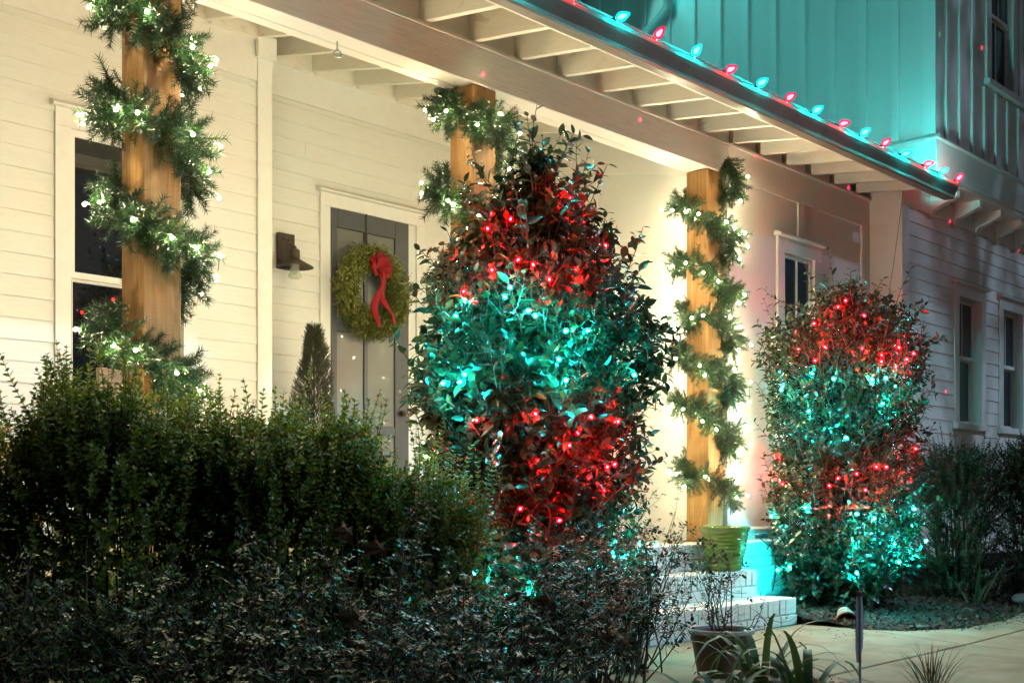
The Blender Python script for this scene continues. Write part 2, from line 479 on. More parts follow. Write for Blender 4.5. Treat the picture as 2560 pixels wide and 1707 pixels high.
# ------------------------------------------------------------------ the farmhouse
FL = 0.525
house = thing('farmhouse', 'white clapboard farmhouse behind the porch with a taller board-and-batten block', 'house', (0, 2.0, 0))
EXPO = 0.1151
def board_mesh(x0, x1, yf, z0, h, axis='x', tilt=0.012, thick=0.010):
    """a clapboard facing -y (axis x) or -x (axis y): bottom edge stands proud, top tucks under the next"""
    b = MB()
    prof = [(yf - tilt, z0), (yf - 0.002, z0 + h), (yf + 0.001, z0 + h), (yf + 0.001, z0)]
    if axis == 'x': b.prism(prof, 'x', x0, x1)
    else: b.prism([(q[0], q[1]) for q in prof], 'y', x0, x1)
    return b
def clad(wall, segs, yf, zline, ztop, zbot, axis='x', e=EXPO):
    """lay boards so that one butt edge falls on zline; segs: function z0,z1 -> list of (a,b)"""
    k0 = math.floor((zbot - zline) / e)
    z = zline + k0 * e
    while z < ztop:
        a, b_ = max(z, zbot), min(z + e + 0.004, ztop)
        if b_ - a > 0.02:
            for (p, q) in segs(a, b_):
                if q - p > 1.3 and random.random() < 0.45:
                    jm = random.uniform(p + 0.4, q - 0.4); todo = [(p, jm), (jm + 0.001, q)]
                else: todo = [(p, q)]
                for (p, q) in todo:
                    if q - p < 0.02: continue
                    jx = 0.0015 * random.uniform(-1, 1)
                    board_mesh(p + 0.001, q - 0.001, yf + jx, a, b_ - a, axis, 0.012).build('clapboard', 'siding', wall)
        z += e
def cut(a, b, holes):
    """x segments of [a,b] outside holes (x0,x1,z0,z1)"""
    def f(z0, z1):
        hs = sorted((h[0], h[1]) for h in holes if h[2] < (z0 + z1) / 2 < h[3])
        out = []; p = a
        for x0, x1 in hs:
            if x0 > p: out.append((p, x0))
            p = max(p, x1)
        if p < b: out.append((p, b))
        return out
    return f

def holed(x0, x1, y0, y1, z0, z1, holes):
    b = MB(); xs_ = sorted({x0, x1} | {h[0] for h in holes} | {h[1] for h in holes})
    for a, c in zip(xs_, xs_[1:]):
        z = z0
        for h in sorted((h for h in holes if h[0] < (a + c) / 2 < h[1]), key=lambda h: h[2]):
            b.box(a, c, y0, y1, z, h[2]); z = h[3]
        b.box(a, c, y0, y1, z, z1)
    return b
# left bay wall, y = 1.55
YL, YD = 1.55, 2.0
wl = holed(-8.0, -2.645, YL + 0.002, YL + 0.16, 0.3, 3.74, [(-4.03, -3.21, 1.14, 2.93)]).build('wall', 'siding', house)
clad(wl, cut(-8.0, -2.745, [(-4.066, -3.178, 1.10, 3.0)]), YL, 2.839, 3.456, FL)
box('frieze_board', 'trim', wl, -8.0, -2.745, YL - 0.016, YL, 3.458, 3.735)
box('corner_board', 'trim', wl, -2.743, -2.637, YL - 0.022, YL + 0.45, FL, 3.735)
box('wall_block', 'trim', wl, -2.76, -2.622, YL - 0.05, YL - 0.024, 3.60, 3.74)
# entry wall, y = 2
wd_ = box('wall', 'siding', house, -2.635, 0.24, YD + 0.002, YD + 0.16, 0.3, 3.90)
clad(wd_, cut(-2.635, 0.24, [(-1.903, -0.897, FL, 3.0)]), YD, 2.281, 3.585, FL)
box('frieze_board', 'trim', wd_, -2.635, 0.24, YD - 0.016, YD, 3.587, 3.84)

def window(parent, yf, cx0, cx1, z0, z1, cw=0.10, rail=None, sill=True, hood=0.035, rec=0.05, glass='dark_glass', muntin=True, curtain=None, ctop=0.11):
    """a sash window facing -y; cx0..cx1 and z0..z1 are the outer edges of the casing"""
    w_ = MB().box(cx0 + cw, cx1 - cw, yf + rec + 0.03, yf + rec + 0.05, z0 + cw * 0.4, z1 - ctop).build('window', 'curtain', parent)
    f = 0.022
    box('casing', 'trim', w_, cx0, cx0 + cw, yf - f, yf + rec + 0.05, z0, z1 - ctop - 0.001)
    box('casing', 'trim', w_, cx1 - cw, cx1, yf - f, yf + rec + 0.05, z0, z1 - ctop - 0.001)
    box('head_casing', 'trim', w_, cx0, cx1, yf - f - 0.002, yf + rec + 0.05, z1 - ctop, z1)
    MB().prism([(yf - f - hood, z1 + 0.001), (yf - f - hood, z1 + 0.014), (yf - f - 0.002, z1 + 0.036), (yf + 0.01, z1 + 0.036), (yf + 0.01, z1 + 0.001)], 'x', cx0 - 0.028, cx1 + 0.028).build('drip_cap', 'trim', w_)
    if sill:
        box('sill', 'trim', w_, cx0 - 0.02, cx1 + 0.02, yf - f - 0.03, yf + 0.06, z0 - 0.055, z0 - 0.001)
    x0, x1, zt, zb = cx0 + cw, cx1 - cw, z1 - ctop, z0
    rl = rail if rail else (zt + zb) / 2
    sw = 0.035
    for (a, b_, yy) in ((rl, zt, yf + rec - 0.025), (zb, rl + 0.02, yf + rec)):
        sash = MB()
        sash.box(x0, x0 + sw, yy - 0.018, yy + 0.010, a, b_); sash.box(x1 - sw, x1, yy - 0.018, yy + 0.010, a, b_)
        sash.box(x0 + sw, x1 - sw, yy - 0.018, yy + 0.010, a, a + sw); sash.box(x0 + sw, x1 - sw, yy - 0.018, yy + 0.010, b_ - sw, b_)
        sash.build('sash', 'trim', w_)
        if muntin:
            cxm = (x0 + x1) / 2
            for (p, q) in ((x0 + sw, cxm - 0.009), (cxm + 0.009, x1 - sw)):
                box('pane', glass, w_, p, q, yy - 0.004, yy + 0.002, a + sw, b_ - sw)
            box('muntin', 'trim', w_, cxm - 0.009, cxm + 0.009, yy - 0.014, yy + 0.006, a + sw, b_ - sw)
        else:
            box('pane', glass, w_, x0 + sw, x1 - sw, yy - 0.004, yy + 0.002, a + sw, b_ - sw)
    return w_
wL = window(house, YL, -4.064, -3.180, 1.13, 2.982, 0.09, 2.06, muntin=False, ctop=0.10)
wL['label'] = 'tall sash window reflecting the garland lights'
MB().box(-3.962, -3.945, YL + 0.030, YL + 0.040, 1.17, 2.05).build('curtain_edge', 'yellow_curtain', wL)

# entry door
door = box('door', 'door_paint', house, -1.812, -1.072, YD - 0.01, YD + 0.03, FL + 0.02, 2.902)
door['label'] = 'dark grey glazed entry door with a wreath'
def dp(name, mat, x0, x1, z0, z1, y0=-0.028, y1=-0.011): box(name, mat, door, x0, x1, YD + y0, YD + y1, z0, z1, 0.003)
dp('stile', 'door_paint', -1.812, -1.757, FL + 0.02, 2.902); dp('stile', 'door_paint', -1.210, -1.072, FL + 0.02, 2.902)
dp('rail', 'door_paint', -1.7565, -1.2105, 2.770, 2.902); dp('rail', 'door_paint', -1.7565, -1.2105, 2.030, 2.095)
dp('rail', 'door_paint', -1.7565, -1.2105, 1.30, 1.365); dp('rail', 'door_paint', -1.7565, -1.2105, FL + 0.02, 0.80)
for a, b_ in ((2.0955, 2.7695), (1.3655, 2.0295), (0.8005, 1.2995)):
    dp('muntin', 'door_paint', -1.507, -1.469, a, b_, -0.026)
    dp('pane', 'door_glass', -1.7565, -1.5075, a, b_, -0.016); dp('pane', 'door_glass', -1.4685, -1.2105, a, b_, -0.016)
k_ = MB().lathe([(0.005, 0), (0.022, 0.006), (0.022, 0.04), (0.006, 0.05)], (-1.15, YD - 0.03, 1.47), 12, (0, -1, 0)).build('door_knob', 'rust_metal', door, True)
df = bpy.data.objects.new('door_frame', None); COL.objects.link(df); adopt(df, house)
def dfp(name, x0, x1, z0, z1, y0, y1): return MB().box(x0, x1, YD + y0, YD + y1, z0, z1)
fr = MB()
fr.box(-1.903, -1.8155, YD - 0.024, YD + 0.05, FL, 2.905); fr.box(-0.986, -0.897, YD - 0.024, YD + 0.05, FL, 2.905)
fr.box(-1.0685, -0.9865, YD - 0.010, YD + 0.05, FL, 2.905)
COL.objects.unlink(df); bpy.data.objects.remove(df)
fro = fr.build('door_frame', 'trim', house)
box('head_casing', 'trim', fro, -1.903, -0.897, YD - 0.026, YD + 0.05, 2.906, 3.00)
MB().prism([(YD - 0.065, 3.001), (YD - 0.065, 3.014), (YD - 0.026, 3.036), (YD, 3.036), (YD, 3.001)], 'x', -1.935, -0.865).build('drip_cap', 'trim', fro)

# side wall of the closed-in room, facing the porch, x = 0.243
ws = MB().prism([(0.0205, 0.3), (YD + 0.1, 0.3), (YD + 0.1, 4.015), (0.0205, 3.59)], 'x', 0.245, 0.30).build('wall', 'panel', house)
box('batten', 'trim', ws, 0.226, 0.2445, 1.207, 1.302, FL, 3.40)
MB().prism([(0.20, 3.20), (YD - 0.02, 3.56), (YD - 0.02, 3.82), (0.20, 3.43)], 'x', 0.228, 0.2443).build('rake_board', 'trim', ws)
box('batten', 'trim', ws, 0.226, 0.2445, YD - 0.10, YD - 0.02, FL, 3.55)

# closed-in room, front y = 0
XT = 2.483
wp = holed(0.302, XT, 0.020, 0.10, 0.3, 3.40, [(1.0, 1.58, 1.56, 2.80)]).build('wall', 'panel', house)
HOLE = (0.953, 1.62)
box('side_trim', 'trim', wp, 0.246, 0.414, 0.0, 0.019, 0.62, 3.1545)
box('side_trim', 'trim', wp, 2.335, XT - 0.001, 0.0, 0.019, 0.62, 3.1545)
box('frieze_board', 'trim', wp, 0.246, XT - 0.001, -0.003, 0.019, 3.155, 3.385)
box('frieze_lip', 'trim', wp, 0.246, XT - 0.001, -0.018, 0.019, 3.386, 3.405)
box('batten', 'trim', wp, 1.269, 1.365, 0.001, 0.019, 2.892, 3.1545)
box('base_board', 'trim', wp, 0.246, XT - 0.001, -0.05, 0.019, FL + 0.002, 0.60)
MB().prism([(-0.075, 0.6005), (-0.075, 0.610), (0.0, 0.622), (0.019, 0.622), (0.019, 0.6005)], 'x', 0.246, XT - 0.001).build('water_table', 'trim', wp)
window(house, 0.02, 0.953, 1.621, 1.55, 2.850, 0.10, None, True, 0.045, 0.045, 'film_glass', True)

# taller block: return wall facing the porch, lower front wall, jettied upper storey
YF, YU = -0.278, -0.57
wr = MB().box(XT + 0.002, XT + 0.15, YF + 0.02, 0.3, 0.3, 3.56).build('wall', 'siding', house)
def cut_y(z0, z1): return [(YF + 0.105, -0.001)]
clad(wr, cut_y, XT, 2.965, 3.17, 0.6, 'y', 0.1195)
box('corner_board', 'trim', wr, XT - 0.016, XT + 0.001, YF - 0.018, YF + 0.104, 0.5, 3.1695)
box('frieze_board', 'trim', wr, XT - 0.014, XT + 0.001, YF - 0.016, -0.001, 3.170, 3.40)
W1, W2, W3 = (3.555, 4.273), (4.622, 5.34), (6.1, 6.82)
wf = holed(XT + 0.002, 9.0, YF + 0.002, YF + 0.02 - 0.002, 0.3, 3.56, [(a + 0.03, b_ - 0.03, 1.53, 2.75) for a, b_ in (W1, W2, W3)]).build('wall', 'siding', house)
clad(wf, cut(XT + 0.118, 9.0, [(W1[0], W1[1], 1.42, 2.81), (W2[0], W2[1], 1.42, 2.80), (W3[0], W3[1], 1.42, 2.80)]), YF, 2.965, 3.325, 0.5, 'x', 0.1195)
box('corner_board', 'trim', wf, XT + 0.0015, XT + 0.117, YF - 0.020, YF + 0.001, 0.5, 3.3245)
box('frieze_board', 'trim', wf, XT + 0.0015, 9.0, YF - 0.018, YF + 0.001, 3.325, 3.47)
box('frieze_lip', 'trim', wf, XT + 0.0015, 9.0, YF - 0.030, YF + 0.001, 3.471, 3.49)
for a, b_ in (W1, W2, W3):
    window(house, YF, a, b_, 1.52, 2.795, 0.10, 2.125, True, 0.045, 0.10, 'film_glass', True)
# upper storey
up = MB().box(XT, 9.0, YU, 8.0, 3.50, 3.56).build('upper_floor', 'panel', house)
wt = MB().box(XT, XT + 0.1, YU + 0.002, 8.0, 3.561, 6.95).build('upper_wall', 'panel', house)
wu = holed(XT + 0.1015, 9.0, YU + 0.002, YU + 0.1, 3.561, 6.95, [(3.585, 4.26, 4.59, 6.25), (4.37, 5.05, 4.59, 6.25)]).build('upper_wall', 'panel', house)
by = [-0.243 + 0.294 * k for k in range(24)]
for y in by: box('batten', 'trim', wt, XT - 0.034, XT - 0.0005, y - 0.030, y + 0.030, 3.845, 6.95)
box('corner_board', 'trim', wt, XT - 0.036, XT - 0.0005, YU - 0.024, YU + 0.085, 3.845, 6.95)
box('band_board', 'trim', wt, XT - 0.022, XT - 0.0005, YU - 0.022, 8.0, 3.54, 3.805)
MB().prism([(XT - 0.055, 3.8055), (XT - 0.055, 3.818), (XT - 0.022, 3.844), (XT - 0.0005, 3.844), (XT - 0.0005, 3.8055)], 'y', YU - 0.05, 8.0).build('drip_cap', 'trim', wt)
UW = [(3.555, 4.29), (4.34, 5.08)]
for k in range(24):
    x = 2.707 + 0.272 * k
    z0 = 3.845
    hit = any(a - 0.05 < x < b_ + 0.05 for a, b_ in UW)
    box('batten', 'trim', wu, x - 0.022, x + 0.022, YU - 0.020, YU + 0.001, z0, 4.50 if hit else 6.95)
box('corner_board', 'trim', wu, XT + 0.0005, XT + 0.07, YU - 0.022, YU + 0.001, 3.846, 6.95)
box('band_board', 'trim', wu, XT + 0.0005, 9.0, YU - 0.020, YU + 0.001, 3.54, 3.805)
MB().prism([(YU - 0.055, 3.8055), (YU - 0.055, 3.818), (YU - 0.020, 3.843), (YU, 3.843), (YU, 3.8055)], 'x', XT + 0.0005, 9.0).build('drip_cap', 'trim', wu)
for a, b_ in UW:
    window(house, YU, a, b_, 4.58, 6.3, 0.10, 5.20, True, 0.04, 0.06, 'film_glass', True)
for k in range(10):      # joist tails carrying the jetty
    x = 3.02 + 0.50 * k
    MB().prism([(YU + 0.035, 3.499), (YU + 0.035, 3.44), (YF - 0.05, 3.36), (YF - 0.02, 3.30), (YF - 0.019, 3.499)], 'x', x, x + 0.07).build('joist_tail', 'trim', up)
MB().prism([(XT - 0.6, 6.951), (9.4, 6.951), (9.4, 7.0), (5.8, 8.6), (XT - 0.6, 7.0)], 'y', YU - 0.5, 8.3).build('upper_roof', 'shingle', house)
# downspout elbow on the side of the tall block
ds = MB()
pts = [Vector((XT - 0.10, 2.24, 6.05)), Vector((XT - 0.10, 2.24, 5.95)), Vector((XT - 0.09, 2.10, 5.80)), Vector((XT - 0.08, 2.06, 5.70)), Vector((XT - 0.08, 2.07, 5.60)), Vector((XT - 0.10, 2.20, 5.48)), Vector((XT - 0.14, 2.36, 5.36)), Vector((XT - 0.16, 2.44, 5.2)), Vector((XT - 0.16, 2.46, 4.15))]
ds.tube(pts, 0.05, 10); ds.build('downspout', 'downspout_metal', house, True)

uw = box('upper_wall', 'panel', house, -8.0, XT - 0.03, 3.2, 3.3, 3.9, 6.02)
ue = MB().prism([(2.30, 6.02), (3.4, 6.02), (6.5, 7.4), (6.5, 7.46), (2.30, 6.16)], 'x', -8.0, XT - 0.035).build('upper_eave', 'panel', house)
MB().prism([(2.19, 6.03), (2.296, 6.03), (2.296, 6.14), (2.17, 6.14)], 'x', -8.0, XT - 0.035).build('upper_gutter', 'gutter_metal', ue)
# ------------------------------------------------------------------ the porch
porch = thing('porch', 'white-painted porch with cedar posts, exposed rafters and a metal gutter', 'porch', (-3, 0, FL))
BB, BT, KS = 3.177, 3.400, 0.205
box('floor_slab', 'porch_floor', porch, -8.0, 0.243, -0.085, YD, 0.30, FL)
S = 0.19
PX = [-6.46, -4.41, -2.363, 0.0]
for x in PX:
    box('post', 'cedar', porch, x, x + S, 0.002, S, FL + 0.001, BB - 0.001, 0.006)
bm_ = box('beam', 'beam_paint', porch, -8.0, 0.242, -0.012, 0.056, BB, BT - 0.018, 0.003)
box('beam_ply', 'beam_paint', bm_, -8.0, 0.242, 0.0575, 0.118, BB + 0.003, BT - 0.018)
box('beam_ply', 'beam_paint', bm_, -8.0, 0.242, 0.1195, S + 0.002, BB, BT - 0.018, 0.003)
box('beam_lip', 'beam_paint', bm_, -8.0, 0.242, -0.028, S + 0.006, BT - 0.0175, BT - 0.001)
roof = bpy.data.objects.new('porch_roof', None)
def rz(y): return BT + 0.012 + KS * y          # underside of the rafters
RD = 0.185
deck = MB().prism([(-0.60, rz(-0.60) + RD), (6.5, rz(6.5) + RD), (6.5, rz(6.5) + RD + 0.03), (-0.60, rz(-0.60) + RD + 0.03)], 'x', -8.0, XT - 0.03).build('porch_roof', 'deck_board', porch)
MB().prism([(-0.63, rz(-0.63) + RD + 0.031), (6.5, rz(6.5) + RD + 0.031), (6.5, rz(6.5) + RD + 0.045), (-0.63, rz(-0.63) + RD + 0.045)], 'x', -8.0, XT - 0.03).build('shingles', 'shingle', deck)
# tongue-and-groove roof boards seen between the rafter tails
yb = -0.575
while yb < 2.0:
    y1 = yb + 0.136
    MB().prism([(yb, rz(yb) + RD - 0.008), (y1 - 0.006, rz(y1 - 0.006) + RD - 0.008), (y1 - 0.006, rz(y1 - 0.006) + RD - 0.001), (yb, rz(yb) + RD - 0.001)], 'x', -8.0, XT - 0.03).build('roof_board', 'rafter_paint', deck)
    yb = y1
xr = 0.285
RX = [xr + 0.3805 * k for k in range(-21, 6)] 
for x in RX:
    inner = YL if x < -2.66 else YD
    b = MB()
    ye, T_ = -0.578, RD - 0.010
    if x + 0.042 < 0.243:
        prof = [(ye, 3.335), (-0.032, BT + 0.006), (0.20, rz(0.20)), (inner - 0.018, rz(inner - 0.018)), (inner - 0.018, rz(inner - 0.018) + T_), (ye, rz(ye) + T_)]
    else:
        prof = [(ye, 3.335), (-0.020, BT + 0.010), (-0.020, rz(-0.02) + T_), (ye, rz(ye) + T_)]
    b.prism(prof, 'x', x, x + 0.042)
    b.build('rafter', 'rafter_paint', porch)
for x0, x1 in zip(RX, RX[1:]):          # blocking over the beam and at the wall
    MB().prism([(0.02, BT), (0.055, BT), (0.055, rz(0.055) + RD - 0.012), (0.02, rz(0.02) + RD - 0.012)], 'x', x0 + 0.0425, x1 - 0.0005).build('blocking', 'panel', porch)
    if x0 < 0.20:
        inner = YL if x1 < -2.64 else YD; x1 = min(x1, 0.2445)
        MB().prism([(inner - 0.05, rz(inner) - 0.02), (inner - 0.018, rz(inner) - 0.02), (inner - 0.018, rz(inner) + RD - 0.02), (inner - 0.05, rz(inner) + RD - 0.03)], 'x', x0 + 0.0425, x1 - 0.0005).build('blocking', 'rafter_paint', porch)
fa = box('fascia', 'rafter_paint', porch, -8.0, XT - 0.04, -0.600, -0.5785, 3.325, rz(-0.6) + RD - 0.004)
box('fascia_trim', 'rafter_paint', fa, -8.0, XT - 0.04, -0.612, -0.6005, 3.318, 3.345)
gp = [(-0.613, 3.44), (-0.613, 3.312), (-0.685, 3.306), (-0.697, 3.314), (-0.700, 3.335), (-0.708, 3.352), (-0.724, 3.385), (-0.732, 3.405), (-0.732, 3.424), (-0.722, 3.436), (-0.708, 3.434), (-0.708, 3.426), (-0.722, 3.424), (-0.690, 3.345), (-0.62, 3.34), (-0.62, 3.44)]
gut = MB().prism(gp, 'x', -8.0, 2.58).build('gutter', 'gutter_metal', porch)
MB().prism(gp[:10], 'x', 2.5805, 2.584).build('end_cap', 'gutter_metal', gut)
# brick front edge of the porch and footing of the closed-in room
brick_me = {}
def brick(parent, x0, y0, z0, sx, sy, sz):
    key = (round(sx, 4), round(sy, 4), round(sz, 4))
    if key not in brick_me:
        b = MB(); e = 0.005
        vs = []; e = 0.003
        for z, i in ((0, e), (e, 0), (sz - e, 0), (sz, e)):
            vs += [(i, i, z), (sx - i, i, z), (sx - i, sy - i, z), (i, sy - i, z)]
        fs = [(3, 2, 1, 0), (12, 13, 14, 15)]
        for l in range(3):
            for k in range(4):
                fs.append((l * 4 + k, l * 4 + (k + 1) % 4, l * 4 + 4 + (k + 1) % 4, l * 4 + 4 + k))
        me = bpy.data.meshes.new('brick'); me.from_pydata(vs, [], fs); me.update(); me.materials.append(M['white_brick'])
        brick_me[key] = me
    o = bpy.data.objects.new('brick', brick_me[key]); COL.objects.link(o)
    adopt(o, parent)
    o.location = (x0, y0 + random.uniform(-0.003, 0.003), z0 + random.uniform(-0.0015, 0.0015))
    o.rotation_euler = (0, 0, random.uniform(-0.006, 0.006))
def brick_front(parent, xa, xb, yf, ztop, zbot, stretch=True):
    """rowlock course on top (on edge, ends to the front), stretcher courses below"""
    x = xb - 0.066
    while x > xa:
        brick(parent, x, yf, ztop - 0.100, 0.063, 0.20, 0.100); x -= 0.072
    z = ztop - 0.100 - 0.010; row = 0
    while z - 0.02 > zbot:
        h = min(0.066, z - zbot)
        x = xb - (0.195 if row % 2 == 0 else 0.095)
        first = True
        while x > xa:
            wd2 = 0.095 if (first and row % 2) else 0.195
            brick(parent, x, yf, z - h, wd2, 0.095, h)
            first = False; x -= 0.205
        z -= 0.076; row += 1
base = thing('brick_footing', 'white painted brick footing under the porch edge and the room', 'footing', (0, -0.19, 0))
box('mortar_core', 'mortar', base, -3.2, XT, -0.184, 0.018, -0.05, FL - 0.012)
brick_front(base, -1.9, 1.30, -0.190, FL, 0.0)

steps = thing('brick_steps', 'white painted brick front steps with two treads', 'steps', (-1, -0.5, 0))
box('mortar_core', 'mortar', steps, -2.0, -0.064, -0.425, -0.194, -0.05, 0.335)
box('mortar_core', 'mortar', steps, -2.0, -0.050, -0.715, -0.4265, -0.05, 0.160)
brick_front(steps, -1.75, -0.058, -0.432, 0.348, 0.165)
x = -0.058 - 0.066
while x > -1.75:
    brick(steps, x, -0.229, 0.248, 0.063, 0.034, 0.100); x -= 0.072
brick_front(steps, -1.75, -0.042, -0.722, 0.174, 0.0)
x = -0.042 - 0.066
while x > -1.75:
    brick(steps, x, -0.519, 0.074, 0.063, 0.084, 0.100); x -= 0.072

# ------------------------------------------------------------------ porch fixtures
ec = onY(843, 84, 0.088); ec.z = BB
hk = thing('eye_hook', 'steel screw eye under the porch beam', 'hook', ec)
MB().tube([ec + Vector((0, 0, 0.01)), ec + Vector((0, 0, -0.042))], 0.0042, 8).build('shank', 'steel', hk, True)
MB().tube([ec + Vector((0.019 * math.sin(a) * 0.75, -0.019 * math.sin(a) * 0.66, -0.061 - 0.019 * math.cos(a) * -1)) for a in np.linspace(0, 2 * math.pi, 21)], 0.0045, 8).build('eye', 'steel', hk, True)

ln = thing('wall_lantern', 'unlit rusty metal barn lantern with a clear jar beside the door', 'lantern', (-2.2, YD - 0.03, 2.4))
box('back_plate', 'rust_metal', ln, -2.277, -2.142, YD - 0.045, YD - 0.0145, 2.402, 2.648, 0.002)
for dx in (-0.03, 0.03):
    MB().lathe([(0.001, 0), (0.006, 0.001), (0.004, 0.007)], (-2.21 + dx, YD - 0.045, 2.605), 8, (0, -1, 0)).build('bolt', 'rust_metal', ln, True)
lc = onY(737, 640, 1.86); lx, ly = lc.x, lc.y
zt = onY(737, 632, ly).z; zb = onY(737, 668, ly).z
MB().lathe([(0.026, 0.07), (0.034, 0.062), (0.034, 0.005), (0.040, 0.0), (0.125, -0.048), (0.127, -0.054), (0.120, -0.053), (0.036, -0.008)], (lx, ly, zb + 0.052), 32).build('shade', 'rust_metal', ln, True)
MB().lathe([(0.006, 0.0), (0.014, 0.004), (0.013, 0.016), (0.005, 0.024)], (lx, ly, zb + 0.122), 12).build('finial', 'rust_metal', ln, True)
MB().tube([(-2.21, YD - 0.045, 2.605), (-2.19, YD - 0.06, 2.60), (lx - 0.03, ly + 0.04, 2.565), (lx, ly, zb + 0.135)], 0.0035, 6).build('support_rod', 'rust_metal', ln, True)
MB().tube([(-2.21, YD - 0.045, zb + 0.03), ((lx - 2.21) / 2, (ly + YD - 0.045) / 2, zb + 0.035), (lx, ly, zb + 0.035)], 0.012, 8).build('arm', 'rust_metal', ln, True)
MB().lathe([(0.030, 0.0), (0.031, -0.03), (0.035, -0.06), (0.045, -0.092), (0.046, -0.10), (0.034, -0.112), (0.0, -0.118), (0.0, -0.115), (0.033, -0.109), (0.043, -0.099), (0.042, -0.091), (0.032, -0.06), (0.028, -0.03), (0.027, 0.0)], (lx, ly, zb + 0.035), 24, cap=False).build('glass_jar', 'clear_glass', ln, True)
MB().lathe([(0.012, 0.0), (0.013, -0.03), (0.020, -0.055), (0.018, -0.07), (0.004, -0.08)], (lx, ly, zb + 0.03), 12).build('bulb', 'clear_glass', ln, True)

# ------------------------------------------------------------------ chairs and table on the porch
def chair(name, label, ox, oy, rot, group=None):
    t = thing(name, label, 'chair', (ox, oy, FL), group)
    t.rotation_euler = (0, 0, rot)
    def P(nm, x0, x1, y0, y1, z0, z1, mat='grey_wood'):
        o = MB().box(x0, x1, y0, y1, z0, z1).build(nm, mat, None, bevel=0.004); o.parent = t
    for x in (-0.27, 0.22):
        P('leg', x, x + 0.05, -0.25, -0.20, 0.0, 0.62); P('leg', x, x + 0.05, 0.20, 0.245, 0.0, 1.02)
        P('armrest', x - 0.01, x + 0.06, -0.29, 0.199, 0.6205, 0.645)
    for k in range(5): P('seat_slat', -0.2195, 0.2195, -0.24 + 0.088 * k, -0.165 + 0.088 * k, 0.40, 0.42)
    P('back_rail', -0.2195, 0.2195, 0.202, 0.240, 0.94, 1.015); P('back_rail', -0.2195, 0.2195, 0.202, 0.240, 0.46, 0.51)
    for k in range(5): P('back_slat', -0.20 + 0.085 * k, -0.145 + 0.085 * k, 0.208, 0.232, 0.5105, 0.9395)
    return t
pc = onY(242, 920, 1.30)
chair('porch_chair', 'weathered wooden slat-back chair half hidden by the nearest post', pc.x + 0.27, 1.07, 0.0)
pc = onY(14, 1088, 0.80)
chair('porch_chair', 'wooden armchair cut off at the edge, only its arm and leg showing', pc.x - 0.27, 1.05, 0.0)
pt = onY(60, 1112, 1.32)
tb = thing('side_table', 'honey-coloured wooden table top against the clapboards below the window', 'table', (pt.x - 0.3, 1.35, FL))
box('table_top', 'honey_wood', tb, pt.x - 0.6, pt.x + 0.06, 1.17, 1.50, pt.z - 0.04, pt.z, 0.004)
for x in (pt.x - 0.58, pt.x):
    for y in (1.19, 1.44): box('leg', 'honey_wood', tb, x, x + 0.04, y, y + 0.04, FL, pt.z - 0.041)

# ------------------------------------------------------------------ wreath with bow
wc = Vector((-1.478, YD - 0.085, 2.330))
wr_ = thing('wreath', 'round boxwood wreath hanging on the dark entry door', 'wreath', wc)
MB().tube([wc + Vector((0.245 * math.cos(a), 0.02, 0.245 * math.sin(a))) for a in np.linspace(0, 2 * math.pi, 41)], 0.025, 8).build('ring', 'twig', wr_, True)
n = 2600
a = rng.uniform(0, 2 * np.pi, n); b = rng.uniform(-0.5 * np.pi - 0.6, 0.5 * np.pi + 0.6, n)
rad = np.stack([np.cos(a), 0 * a, np.sin(a)], 1); tanv = np.stack([-np.sin(a), 0 * a, np.cos(a)], 1)
fwd = np.array([0, -1.0, 0])
out = rad * np.sin(b)[:, None] + fwd * np.cos(b)[:, None]
base_ = np.array(wc) + rad * 0.245 + out * rng.uniform(0.015, 0.05, n)[:, None]
P = shoots(base_, out * 0.75 + tanv * 0.75 + rng.normal(0, 0.25, (n, 3)), rng.uniform(0.05, 0.105, n), 3, (0, 0, 0), 0.1)
T4 = leaf_template(4, 0.33, 0.3, 0.1)
def opposite(P, ts, ln_, tilt, T, jit=0.25, pairs=True):
    """leaf pairs set crosswise along each shoot"""
    pos, dr = along(P, ts); m, k, _ = pos.shape
    ra, rb = perp(dr)
    ph0 = rng.uniform(0, 6.28, (m, 1))
    out_ = []
    for s_ in ((0, np.pi) if pairs else (0,)):
        ph = ph0 + np.arange(k)[None] * (np.pi / 2 if pairs else 2.4) + s_ + rng.normal(0, jit, (m, k))
        rd = ra * np.cos(ph)[..., None] + rb * np.sin(ph)[..., None]
        ti = (tilt + rng.normal(0, 0.18, (m, k)))[..., None]
        d = rd * np.cos(ti) + dr * np.sin(ti)
        nn = dr * np.cos(ti) - rd * np.sin(ti) + rng.normal(0, 0.15, d.shape)
        sc = ln_ * rng.uniform(0.7, 1.15, (m, k)) * (1 - 0.35 * ts[None] ** 6)
        out_.append(instance(T, pos.reshape(-1, 3), d.reshape(-1, 3), nn.reshape(-1, 3), sc.reshape(-1)))
    return merge(out_)
V, F = opposite(P, np.linspace(0.25, 1, 4), 0.021, 0.75, T4)
tag(npobj('leaves', V, F, 'wreath_leaf', wr_), kind='stuff')
